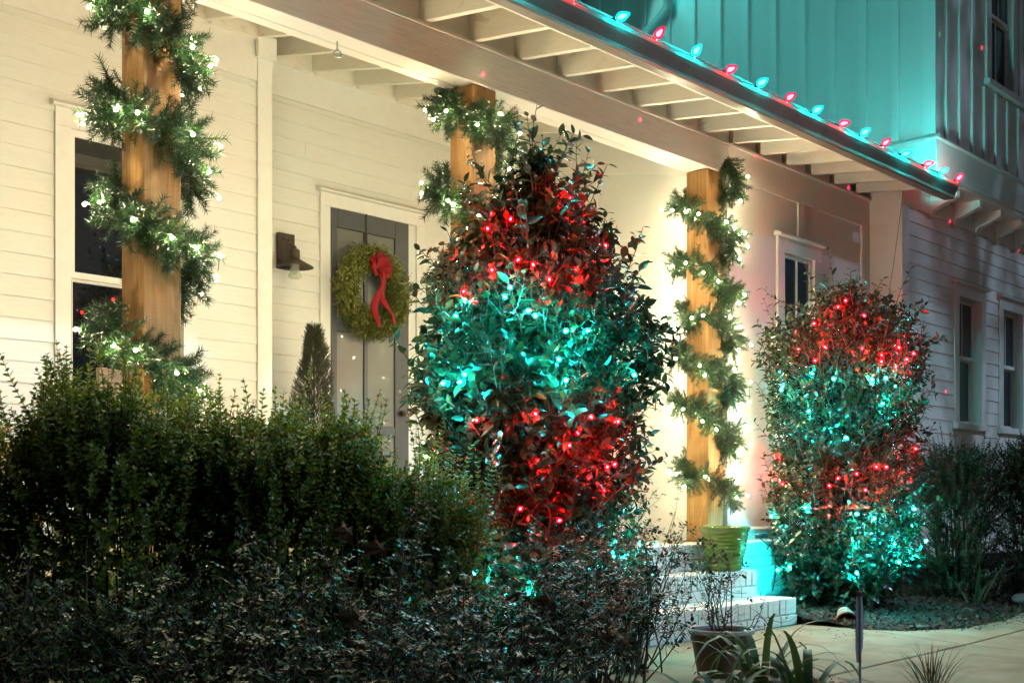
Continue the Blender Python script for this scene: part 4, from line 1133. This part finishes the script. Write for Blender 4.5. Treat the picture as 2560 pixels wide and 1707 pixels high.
# ------------------------------------------------------------------ rose bushes in the foreground
TR = leaf_template(4, 0.30, 0.2, 0.12)
def rose(label, c, a_, b_, hgt, nc, seed, leafy=1.0, name='rose_bush', ll=0.020):
    global rng
    rng = np.random.default_rng(seed)
    t = thing(name, label, 'rose bush', (c[0], c[1], 0))
    ph = rng.uniform(0, 6.28, nc); rr = np.sqrt(rng.random(nc))
    tip = np.stack([c[0] + a_ * rr * np.cos(ph), c[1] + b_ * rr * np.sin(ph), hgt * rng.uniform(0.45, 1.05, nc) * (1 - 0.25 * rr ** 2)], 1)
    B = np.stack([c[0] + 0.35 * a_ * rng.normal(0, .5, nc), c[1] + 0.35 * b_ * rng.normal(0, .5, nc), np.zeros(nc)], 1)
    mid = 0.5 * (B + tip) + np.stack([rng.normal(0, 0.06, nc), rng.normal(0, 0.06, nc), 0.22 * hgt * rng.uniform(0.2, 1, nc)], 1)
    u = np.linspace(0, 1, 9)[None, :, None]
    Q = B[:, None] * (1 - u) ** 2 + 2 * mid[:, None] * u * (1 - u) + tip[:, None] * u ** 2
    Q += rng.normal(0, 0.006, Q.shape)
    # side twigs
    ns = nc * 5
    ci = rng.integers(0, nc, ns); tt = rng.uniform(0.4, 0.98, ns); f = tt * 8; i = np.minimum(f.astype(int), 7); w_ = (f - i)[:, None]
    sb = Q[ci, i] * (1 - w_) + Q[ci, i + 1] * w_; sd = nrm(Q[ci, i + 1] - Q[ci, i])
    d = nrm(sd * 0.5 + rng.normal(0, 0.7, (ns, 3)) + np.array([0, 0, 0.35]))
    L = rng.uniform(0.08, 0.24, ns)
    P = shoots(sb, d, L, 5, (0, 0, 0.04), 0.18)
    V, F = merge([tubes(Q, np.full(nc, 0.0045), np.full(nc, 0.0016), 4), tubes(P, np.full(ns, 0.0018), np.full(ns, 0.0008), 3)])
    npobj('stems', V, F, 'twig', t, True)
    # compound leaves: five leaflets on a short stalk
    ts = np.linspace(0.2, 1, max(2, int(5 * leafy)))
    pos, dr = along(P, ts); pos = pos.reshape(-1, 3); dr = dr.reshape(-1, 3)
    keep = rng.random(len(pos)) < 0.85; pos, dr = pos[keep], dr[keep]; m = len(pos)
    ra, rb = perp(dr); an = rng.uniform(0, 6.28, m)[:, None]
    st = nrm(ra * np.cos(an) + rb * np.sin(an) + dr * 0.6); up_ = np.array([0, 0, 1.0]) + rng.normal(0, 0.35, (m, 3)); sd = nrm(np.cross(up_, st))
    sl_ = rng.uniform(0.7, 1.2, m) * ll; parts = []
    for (f_, s2, k2) in ((1.0, 0, 1.15), (0.75, 1, 1), (0.75, -1, 1), (0.3, 1, 0.8), (0.3, -1, 0.8)):
        if k2 < 0.9 and leafy < 1: continue
        p_ = pos + st * (sl_ * 1.7 * f_)[:, None]
        dd = st * (1.0 if s2 == 0 else 0.45) + sd * s2
        parts.append(instance(TR, p_, dd, up_ + rng.normal(0, 0.2, (m, 3)), sl_ * k2 * rng.uniform(0.8, 1.15, m)))
    V, F = merge(parts); tag(npobj('foliage', V, F, 'rose_leaf', t), kind='stuff')
    return t, P
def bloom(t, p_, r=0.02):
    b = MB()
    for k in range(9):
        a_ = k * 2.4; e = 0.3 + 0.08 * k
        o = Vector((math.cos(a_) * math.cos(e), math.sin(a_) * math.cos(e), math.sin(e))); s_ = Vector((-math.sin(a_), math.cos(a_), 0))
        b.add([Vector(p_), Vector(p_) + o * r * 0.6 + s_ * r * 0.5, Vector(p_) + o * r, Vector(p_) + o * r * 0.6 - s_ * r * 0.5], [(0, 1, 2, 3)])
    b.build('spent_bloom', 'spent_bloom', t)
specs = [((150, 3.45), .50, .42, .72, 46, 61, 'leafy rose bush in the dark corner below the boxwoods'),
         ((520, 3.55), .48, .42, .72, 46, 62, 'rose bush with pale spent blooms before the large boxwood'),
         ((930, 3.75), .48, .42, .74, 48, 63, 'rose bush with dried brown leaves beneath the rounded boxwood'),
         ((1270, 4.15), .46, .42, .70, 50, 64, 'twiggy rose bush lit teal from behind, below the tall camellia'),
         ((1500, 4.75), .40, .36, .70, 46, 65, 'twiggy rose bush overhanging the brown planter'),
         ((1590, 5.7), .42, .34, .80, 46, 68, 'tall twiggy rose bush in front of the brick steps'),
         ((640, 3.0), .50, .40, .58, 40, 66, 'low rose bush nearest the camera'),
         ((1130, 3.2), .50, .40, .54, 38, 67, 'low bare-stemmed rose bush at the bottom edge')]
for (q, a_, b_, hh, nc, sd_, lab) in specs:
    c = atD(q[0], 1240, q[1])
    t, P = rose(lab, (c.x, c.y), a_, b_, hh, nc, sd_)
    for k in range(3): bloom(t, P[int(rng.integers(0, len(P)))][-1] + np.array([0, 0, 0.005]), random.uniform(0.014, 0.024))
# big brown leaves blown into the bushes
for k, (x, y, D, s_) in enumerate(((890, 1545, 3.5, .07), (1540, 1600, 4.3, .09), (940, 1370, 3.9, .06), (860, 1330, 4.2, .06), (760, 1490, 3.9, .06), (1365, 1500, 4.2, .05))):
    p_ = atD(x, y, D); V = []; m = 11
    for i in range(m):
        a_ = 2 * math.pi * i / m; rr = s_ * (0.5 + 0.5 * (i % 2)) * random.uniform(0.8, 1.1)
        V.append((p_.x + rr * math.cos(a_) * ER.x, p_.y + rr * math.cos(a_) * ER.y + 0.02 * math.sin(a_ * 2), p_.z + rr * math.sin(a_) * 0.8 + 0.01 * math.cos(a_ * 3)))
    V.append(tuple(p_ + Vector((0.01, -0.015, 0))))
    o = MB().add(V, [(i, (i + 1) % m, m) for i in range(m)]).build('fallen_leaf', 'dry_leaf')
    tag(o, ('large tan maple leaf low in the bush with dried leaves', 'big curled brown leaf by the twigs left of the planter', 'dark red-brown leaf under the rounded boxwood', 'smaller rust-brown leaf just left of the dark red-brown one', 'brown leaf half hidden between the foreground bushes', 'withered leaf against the teal glow below the tall camellia')[k], 'leaf', 'brown leaves caught in the bushes')

# ------------------------------------------------------------------ potted things
def pot_obj(t, prof, c, mat, seg=36, nm='pot'):
    return MB().lathe(prof, c, seg, cap=False).build(nm, mat, t, True)
gc = (-0.285, -0.315, 0.352)
gp_ = thing('glazed_pot', 'glossy olive green glazed pot on the brick step', 'pot', gc)
prof = [(0.0, 0.0), (0.112, 0.0), (0.118, 0.006)]
for k in range(1, 60):
    z = 0.006 + 0.264 * k / 60; prof.append((0.118 + 0.045 * (z / 0.27) ** 0.9 + 0.0018 * math.sin(k * 1.1), z))
prof += [(0.168, 0.272), (0.174, 0.280), (0.174, 0.290), (0.166, 0.293), (0.158, 0.285), (0.150, 0.20), (0.0, 0.20)]
pot_obj(gp_, prof, gc, 'green_glaze', 48)
MB().lathe([(0.0, 0.205), (0.150, 0.203)], gc, 32, cap=False).build('potting_soil', 'soil', gp_)

bp = atD(1803, 1240, 5.62)
bc_ = (bp.x, bp.y, 0.0)
bpt = thing('planter', 'brown plastic planter with a grey rim and a straggly rose', 'planter', bc_)
pot_obj(bpt, [(0.0, 0.0), (0.11, 0.0), (0.145, 0.20), (0.150, 0.205), (0.138, 0.207), (0.13, 0.18), (0.0, 0.18)], bc_, 'brown_plastic')
MB().lathe([(0.149, 0.203), (0.156, 0.206), (0.157, 0.222), (0.150, 0.226), (0.141, 0.222), (0.140, 0.206)], bc_, 36, cap=False).build('rim', 'rim_plastic', bpt, True)
MB().lathe([(0.0, 0.190), (0.139, 0.186)], bc_, 24, cap=False).build('potting_soil', 'soil', bpt)
t, P = rose('straggly half-bare rose growing in the brown planter', (bp.x + 0.02, bp.y), 0.20, 0.20, 0.62, 12, 71, 0.6, ll=0.022)
for k in range(4): bloom(t, P[int(rng.integers(0, len(P)))][-1], 0.012)

q = onY(785, 1240, 1.55)
cy_ = thing('potted_cypress', 'small cone-shaped cypress in a pot beside the entry door', 'conifer', (q.x, q.y, FL))
MB().lathe([(0.0, 0.0), (0.10, 0.0), (0.14, 0.24), (0.15, 0.245), (0.15, 0.27), (0.135, 0.27), (0.12, 0.22), (0.0, 0.22)], (q.x, q.y, FL), 24, cap=False).build('pot', 'terracotta', cy_, True)
MB().tube([(q.x, q.y, FL + 0.2), (q.x, q.y, 1.8)], [0.014, 0.003], 6).build('trunk', 'bark', cy_)
rng = np.random.default_rng(81)
ztop = onY(775, 806, 1.55).z
nn_ = 4600
z = FL + 0.30 + (ztop - FL - 0.32) * rng.random(nn_) ** 0.9
fr_ = np.clip((ztop - z) / (ztop - FL - 0.3), 0, 1)
r = (0.025 + 0.18 * fr_ ** 0.7) * (1 - 0.5 * rng.random(nn_) ** 2); ph = rng.uniform(0, 6.28, nn_)
r *= 1 + 0.25 * np.sin(3 * ph + 9 * z)
pos = np.stack([q.x + r * np.cos(ph), q.y + r * np.sin(ph), z], 1)
d = np.stack([np.cos(ph) * 0.55, np.sin(ph) * 0.55, np.full(nn_, 0.9)], 1) + rng.normal(0, 0.2, (nn_, 3))
TIPS = tip_template(24, 0.03, (0.2, 0.34))
V, F = instance(TIPS, pos - nrm(d) * 0.03, d, rng.normal(0, 1, (nn_, 3)), np.stack([rng.uniform(0.04, 0.07, nn_)] * 3, 1) * np.array([1, 0.55, 0.55]))
tag(npobj('crown', V, F, 'cypress_leaf', cy_), kind='stuff')

fp = Vector((0.10, -1.00, 0.060))
ft = thing('fallen_pot', 'small striped terracotta pot lying on its side by the steps', 'pot', (fp.x, fp.y, 0.02))
axp = Vector((-0.62, -0.50, -0.38)).normalized()
MB().lathe([(0.0, 0.0), (0.042, 0.0), (0.062, 0.085), (0.058, 0.085), (0.039, 0.006), (0.0, 0.006)], fp - axp * 0.05, 28, axp, False).build('pot', 'terracotta', ft, True)
MB().lathe([(0.066, 0.0855), (0.070, 0.112), (0.061, 0.112), (0.058, 0.0855)], fp - axp * 0.05, 28, axp, False).build('rim', 'terracotta', ft, True)
for (z0, z1, m_) in ((0.012, 0.030, 'pot_cream'), (0.040, 0.050, 'pot_stripe'), (0.058, 0.074, 'pot_cream')):
    MB().lathe([(0.0428 + 0.0205 * z0 / 0.085 + 0.0004, z0), (0.0428 + 0.0205 * z1 / 0.085 + 0.0004, z1)], fp - axp * 0.05, 28, axp, False).build('stripe', m_, ft, True)

# ------------------------------------------------------------------ strap-leaved plants, grass, stake
def strap(b, p0, d, L, wd0, droop, n=9, fold=0.25):
    p_ = Vector(p0); d = Vector(d).normalized(); vs = []; fs = []
    side0 = d.cross(Vector((0, 0, 1))); side0 = side0.normalized() if side0.length > 1e-3 else Vector((1, 0, 0))
    for i in range(n):
        t_ = i / (n - 1)
        w_ = wd0 * (1 - t_ ** 2.2) * (0.75 + 0.5 * math.sin(min(t_ * 3, 1.57))) * 0.5 + 0.0004
        nr = side0.cross(d).normalized()
        vs += [p_ - side0 * w_ + nr * w_ * fold, p_, p_ + side0 * w_ + nr * w_ * fold]
        d = (d + Vector((0, 0, -droop * (0.4 + 1.4 * t_)))).normalized()
        p_ = p_ + d * (L / (n - 1))
    for i in range(n - 1):
        a_ = i * 3
        fs += [(a_, a_ + 1, a_ + 4, a_ + 3), (a_ + 1, a_ + 2, a_ + 5, a_ + 4)]
    b.add(vs, fs)
def clump(name, label, cat, c, n, L, wd0, droop, mat, spread=0.9, seed=1, nm='leaf'):
    r_ = random.Random(seed)
    t = thing(name, label, cat, c)
    for k in range(n):
        a_ = r_.uniform(0, 6.283); tl = r_.uniform(0.15, spread)
        b = MB()
        strap(b, (c[0] + 0.05 * math.cos(a_) * r_.random() * 1.5, c[1] + 0.05 * math.sin(a_) * r_.random() * 1.5, c[2]), (math.cos(a_) * tl, math.sin(a_) * tl, 1), L * r_.uniform(0.65, 1.15), wd0 * r_.uniform(0.7, 1.15), droop * r_.uniform(0.5, 1.6))
        b.build(nm, mat, t, True)
    return t
for k, (x, D, n_, L, lab) in enumerate(((1905, 5.0, 34, 0.48, 'arching daylily clump in front of the brown planter'), (2010, 4.85, 30, 0.44, 'arching daylily clump left of the metal stake'), (1800, 4.62, 16, 0.40, 'daylily clump tangled in the rose twigs'))):
    c = atD(x, 1240, D); clump('daylily', lab, 'plant', (c.x, c.y, 0.0), n_, L, 0.034, 0.36, 'strap_leaf', 0.8, 90 + k)
c = atD(2330, 1240, 5.05); clump('grass_tuft', 'thin-bladed grass tuft at the bottom edge of the walk', 'grass tuft', (c.x, c.y, 0.03), 46, 0.22, 0.005, 0.10, 'grass_leaf', 0.9, 95, 'blade')
c = onZ(2440, 1512, 0.03); clump('iris', 'pale green sword-leaved iris below the dark hedge', 'plant', (c.x, c.y, 0.03), 8, 0.42, 0.028, 0.12, 'strap_leaf', 0.8, 97)
c = onZ(2310, 1500, 0.03); clump('iris', 'small dim iris clump between the camellia and the hedge', 'plant', (c.x, c.y, 0.03), 9, 0.24, 0.022, 0.12, 'strap_leaf', 0.6, 98)

sp = atD(2150, 1240, 4.85); zt_ = atD(2150, 1478, 4.85).z
stk = thing('marker_stake', 'slim grey marker stake seen edge-on beside the walk', 'stake', (sp.x, sp.y, 0))
MB().tube([(sp.x, sp.y, -0.02), (sp.x, sp.y, zt_ - 0.02)], 0.0055, 6).build('rod', 'stake_metal', stk, True)
vd = Vector((ray(2150, 1240).x, ray(2150, 1240).y, 0)).normalized(); pd = (vd * 0.955 + ER * 0.30).normalized(); pn = Vector((-pd.y, pd.x, 0))
b = MB(); h0, h1_ = 0.20, zt_ - 0.02
o0 = Vector((sp.x, sp.y, 0)) + pn * 0.008
for (zz_, ww) in ((h0 - 0.03, 0.02), (h0 + 0.03, 0.075), (h1_ - 0.05, 0.075), (h1_, 0.055)):
    b.v += [tuple(o0 - pd * ww * 0.35 + Vector((0, 0, zz_))), tuple(o0 + pd * ww + Vector((0, 0, zz_))), tuple(o0 + pd * ww + pn * 0.003 + Vector((0, 0, zz_))), tuple(o0 - pd * ww * 0.35 + pn * 0.003 + Vector((0, 0, zz_)))]
b.f = [(0, 1, 2, 3), (12, 15, 14, 13)] + [(l * 4 + k, l * 4 + (k + 1) % 4, l * 4 + 4 + (k + 1) % 4, l * 4 + 4 + k) for l in range(3) for k in range(4)]
b.build('plate', 'sign_film', stk)
MB().box(sp.x - 0.011, sp.x + 0.011, sp.y - 0.011, sp.y + 0.011, zt_ - 0.02, zt_).build('cap', 'black_plastic', stk)

# ------------------------------------------------------------------ planting bed, litter, stones, cords
nx, ny = 150, 46
xs = np.linspace(-0.030, 9, nx); V = []
for x in xs:
    y0 = far_y(max(x, -0.10)) + 0.004 if x > -0.1 else -0.75
    yt = -0.15
    for j in range(ny):
        t_ = j / (ny - 1); y = y0 + (yt - y0) * t_
        hgt = -0.004 + 0.065 * math.sin(min(1, t_ * 1.6) * math.pi / 2) + 0.012 * math.sin(17 * x + 9 * y) * math.sin(13 * y - 5 * x) + random.uniform(-.006, .006)
        V.append((x, y, hgt))
V = np.array(V); idx = np.arange(nx * ny).reshape(nx, ny)
F = np.stack([idx[:-1, :-1], idx[1:, :-1], idx[1:, 1:], idx[:-1, 1:]], -1).reshape(-1, 4)
tag(npobj('planting_bed', V, F, 'soil', None, True), kind='structure')
rng = np.random.default_rng(5)
def bed_pts(n, front=1.6):
    x = -0.03 + 4.6 * rng.random(n) ** 1.2; t_ = rng.random(n) ** front
    y0 = np.array([far_y(q) for q in x]); y0 = np.where(x < 0, np.maximum(y0, -1.30), y0)
    y = y0 - 0.01 + (-0.2 - y0) * t_
    return np.stack([x, y, -0.008 + 0.07 * np.sin(np.minimum(1, t_ * 1.6) * 1.57)], 1)
TL = leaf_template(4, 0.3, 0.35, 0.35)
n = 5200
P0 = bed_pts(n); d = rng.normal(0, 1, (n, 3)); d[:, 2] *= 0.35; up_ = np.array([0, 0, 1.0]) + rng.normal(0, 0.55, (n, 3))
A = instance(TL, P0 + np.array([0, 0, 0.004]) + rng.uniform(0, 0.012, (n, 1)) * np.array([0, 0, 1]), d, up_, rng.uniform(0.012, 0.045, n))
n = 6500
P0 = bed_pts(n, 1.2); d = rng.normal(0, 1, (n, 3)); d[:, 2] *= 0.22
TN = (np.array([(0, -0.012, 0), (0, 0.012, 0), (1, 0, -0.06)]), np.array([(0, 1, 2)]))
Bn = instance(TN, P0 + rng.uniform(0, 0.02, (n, 1)) * np.array([0, 0, 1]), d, np.tile([0, 0, 1.0], (n, 1)), rng.uniform(0.06, 0.16, n))
# a few crumbs on the concrete near the bed
n = 150
x = rng.uniform(-0.7, 1.6, n); y = np.array([far_y(q) if q > -0.1 else -0.80 - 0.6 * random.random() for q in x]) - np.abs(rng.normal(0, 0.10, n))
C_ = instance(TL, np.stack([x, y, np.full(n, 0.004)], 1), np.concatenate([rng.normal(0, 1, (n, 2)), np.zeros((n, 1))], 1), np.tile([0, 0, 1.0], (n, 1)) + rng.normal(0, .2, (n, 3)), rng.uniform(0.006, 0.03, n))
V, F = merge([A, Bn, C_])
tag(npobj('leaf_litter', V, F, 'litter'), 'dry leaves and pine straw strewn over the planting bed', 'leaf litter', kind='stuff')
# short grass along the edge of the bed
n = 2600
x = 0.7 + 3.2 * rng.random(n); y = np.array([far_y(q) for q in x]) + np.abs(rng.normal(0.05, 0.06, n))
d = rng.normal(0, 0.5, (n, 3)); d[:, 2] = 1
V, F = instance((np.array([(0, -0.05, 0), (0, 0.05, 0), (1, 0, -0.2)]), np.array([(0, 1, 2)])), np.stack([x, y, np.full(n, -0.015)], 1), d, rng.normal(0, 1, (n, 3)), rng.uniform(0.02, 0.055, n))
tag(npobj('grass', V, F, 'grass_leaf'), 'short weedy grass along the edge of the bed', 'grass', kind='stuff')

def stone(label, x, y, r, seed):
    c = onZ(x, y, 0.06); bm = bmesh.new(); bmesh.ops.create_icosphere(bm, subdivisions=3, radius=r)
    r_ = np.random.default_rng(seed); k = r_.normal(0, 1, (6, 3))
    for v in bm.verts:
        dn = np.array(v.co.normalized()); s_ = 1 + 0.09 * sum(math.sin(2.2 * dn @ kk + i) for i, kk in enumerate(k)) / 2
        v.co = v.co * s_; v.co.z *= 0.55
    me = bpy.data.meshes.new('stone'); bm.to_mesh(me); bm.free()
    for p_ in me.polygons: p_.use_smooth = True
    o = link('stone', me, 'stone'); o.location = (c.x, c.y, c.z + r * 0.2)
    tag(o, label, 'stone', 'rounded stones in the bed')
stone('mossy stone behind the marker stake', 2208, 1495, 0.07, 1)
for k, (x, y, r, lab) in enumerate(((2500, 1483, .085, 'grey stone right of the iris, first in the row'), (2545, 1478, .08, 'flat stone under the hedge, second in the row'), (2556, 1500, .07, 'pale stone at the picture edge by the walk'), (2480, 1470, .06, 'small dark stone just behind the row by the iris'))):
    stone(lab, x, y, r, 3 + k)

q = onZ(1942, 1352, FL + 0.01); q.y = -0.12
cd_ = thing('extension_cord', 'black plug and cord draped over the brick ledge by the shorter camellia', 'cord', q)
a0 = Vector((0.42, -0.20, FL + 0.02))
MB().box(a0.x - 0.05, a0.x + 0.02, a0.y - 0.02, a0.y + 0.02, a0.z, a0.z + 0.035).box(a0.x - 0.11, a0.x - 0.07, a0.y - 0.015, a0.y + 0.015, a0.z, a0.z + 0.03).build('plug', 'black_plastic', cd_, bevel=0.004)
MB().tube([a0 + Vector((0.02, 0, 0.015)), a0 + Vector((0.06, -0.03, 0.0)), a0 + Vector((0.07, -0.05, -0.10)), a0 + Vector((0.06, -0.06, -0.25)), a0 + Vector((0.03, -0.05, -0.38))], 0.0045, 6).build('cord', 'black_plastic', cd_, True)
MB().tube([a0 + Vector((-0.08, 0, 0.012)), a0 + Vector((-0.02, -0.06, -0.06)), a0 + Vector((0.06, -0.10, -0.13)), a0 + Vector((0.16, -0.18, -0.17))], 0.003, 6).build('cord', 'green_wire', cd_, True)
h0 = Vector((XT - 0.02, YF - 0.03, 3.42)); h1v = onY(2222, 735, -0.45)
hc = thing('hanging_cord', 'thin cord hanging from the eave to the shorter camellia', 'cord', h1v)
MB().tube([h0, h0.lerp(h1v, 0.3) + Vector((0.0, 0, -0.03)), h0.lerp(h1v, 0.7) + Vector((0.0, 0, -0.03)), h1v, h1v + Vector((-0.3, -0.05, -0.25))], 0.0022, 5).build('cord', 'rust_metal', hc)

# ------------------------------------------------------------------ yard tree between the street light and the house
def yard_tree(label, c, hgt, prof, n, seed, lf=0.12, trunk_r=0.14):
    global rng
    rng = np.random.default_rng(seed)
    t = thing('yard_tree', label, 'tree', (c[0], c[1], 0))
    h = hull(prof); z0, z1 = min(p_[0] for p_ in prof), max(p_[0] for p_ in prof)
    zz = np.linspace(z0, z1, 200); wz = h(zz) ** 2 + 0.02; wz /= wz.sum()
    m = n // 14
    z = rng.choice(zz, m, p=wz); ph = rng.uniform(0, 6.28, m); r = h(z) * np.sqrt(rng.random(m))
    ctr = np.stack([c[0] + r * np.cos(ph), c[1] + r * np.sin(ph), z], 1)
    pos = (ctr[:, None] + rng.normal(0, 0.16, (m, 14, 3))).reshape(-1, 3)
    V, F = instance(TR, pos, rng.normal(0, 1, pos.shape), rng.normal(0, 1, pos.shape), rng.uniform(0.6, 1.2, len(pos)) * lf)
    tag(npobj('crown', V, F, 'hedge_leaf', t), kind='stuff')
    nl = 26; E_ = ctr[rng.choice(m, nl)]; u = np.linspace(0, 1, 6)[None, :, None]
    B = np.stack([np.full(nl, c[0]), np.full(nl, c[1]), np.minimum(E_[:, 2] * 0.55, z1 * 0.6)], 1)
    mid = np.stack([0.5 * (B[:, 0] + E_[:, 0]), 0.5 * (B[:, 1] + E_[:, 1]), B[:, 2] * 0.35 + E_[:, 2] * 0.65 + 0.2], 1)
    Q = B[:, None] * (1 - u) ** 2 + 2 * mid[:, None] * u * (1 - u) + E_[:, None] * u ** 2
    V, F = tubes(Q, np.full(nl, trunk_r * 0.3), np.full(nl, 0.012), 5); npobj('limbs', V, F, 'bark', t, True)
    MB().tube([(c[0], c[1], -0.05), (c[0] + 0.05, c[1], z1 * 0.35), (c[0], c[1] + 0.06, z1 * 0.85)], [trunk_r, trunk_r * 0.75, trunk_r * 0.2], 10).build('trunk', 'bark', t, True)
yard_tree('tall yard tree throwing mottled shade on the block with the blue-lit windows', (6.8, -7.8), 11.0, [(8.0, 0.5), (8.6, 2.4), (9.6, 3.6), (11.5, 3.8), (13.0, 2.2), (14.0, 0.6)], 9000, 102, 0.17, 0.12)

# ------------------------------------------------------------------ laser projector in the yard and the dots it throws
lp = Vector((-1.5, -6.1, 0.36))
pj = thing('laser_projector', 'black garden laser projector on a stake throwing red and green dots', 'projector', (lp.x, lp.y, 0))
MB().lathe([(0.0, -0.09), (0.045, -0.09), (0.05, -0.02), (0.05, 0.05), (0.042, 0.055), (0.042, 0.03), (0.0, 0.03)], lp, 20, (-0.1, 0.85, 0.5), False).build('housing', 'black_plastic', pj, True)
MB().tube([(lp.x, lp.y, -0.05), (lp.x, lp.y, 0.30)], 0.01, 8).build('stake', 'black_plastic', pj, True)
lp0 = lp + Vector((-0.1, 0.85, 0.5)).normalized() * 0.07
for (x, y, Y, col) in ((1208, 186, -0.012, 'r'), (1600, 300, -0.012, 'r'), (2125, 470, 0.0, 'r'), (1893, 392, -0.02, 'r'), (2372, 553, YF, 'r'), (2544, 626, YF, 'r'), (2455, 120, YU, 'r'), (2363, 978, YF, 'r'), (2345, 84, YU, 'g'), (2050, 336, -0.71, 'g')):
    tg_ = onY(x, y, Y)
    l_ = bpy.data.lights.new('laser_beam', 'SPOT'); l_.spot_size = R(1.0); l_.spot_blend = 0.6; l_.shadow_soft_size = 0.002
    l_.energy = 9000 if col == 'r' else 2500; l_.color = (1, 0.02, 0.10) if col == 'r' else (0.05, 1, 0.3)
    l_.use_nodes = True; t_n = l_.node_tree; em = [q_ for q_ in t_n.nodes if q_.type == 'EMISSION'][0]
    ge = N(t_n, 'ShaderNodeNewGeometry'); cr = N(t_n, 'ShaderNodeVectorMath', operation='CROSS_PRODUCT'); le = N(t_n, 'ShaderNodeVectorMath', operation='LENGTH'); lt = N(t_n, 'ShaderNodeMath', operation='LESS_THAN')
    cr.inputs[1].default_value = (tg_ - lp0).normalized(); t_n.links.new(ge.outputs['Incoming'], cr.inputs[0]); t_n.links.new(cr.outputs[0], le.inputs[0])
    t_n.links.new(le.outputs['Value'], lt.inputs[0]); lt.inputs[1].default_value = 0.0021; t_n.links.new(lt.outputs[0], em.inputs['Strength'])
    o = bpy.data.objects.new('laser_beam', l_); COL.objects.link(o); o.location = lp0
    o.rotation_euler = (tg_ - lp0).to_track_quat('-Z', 'Y').to_euler()
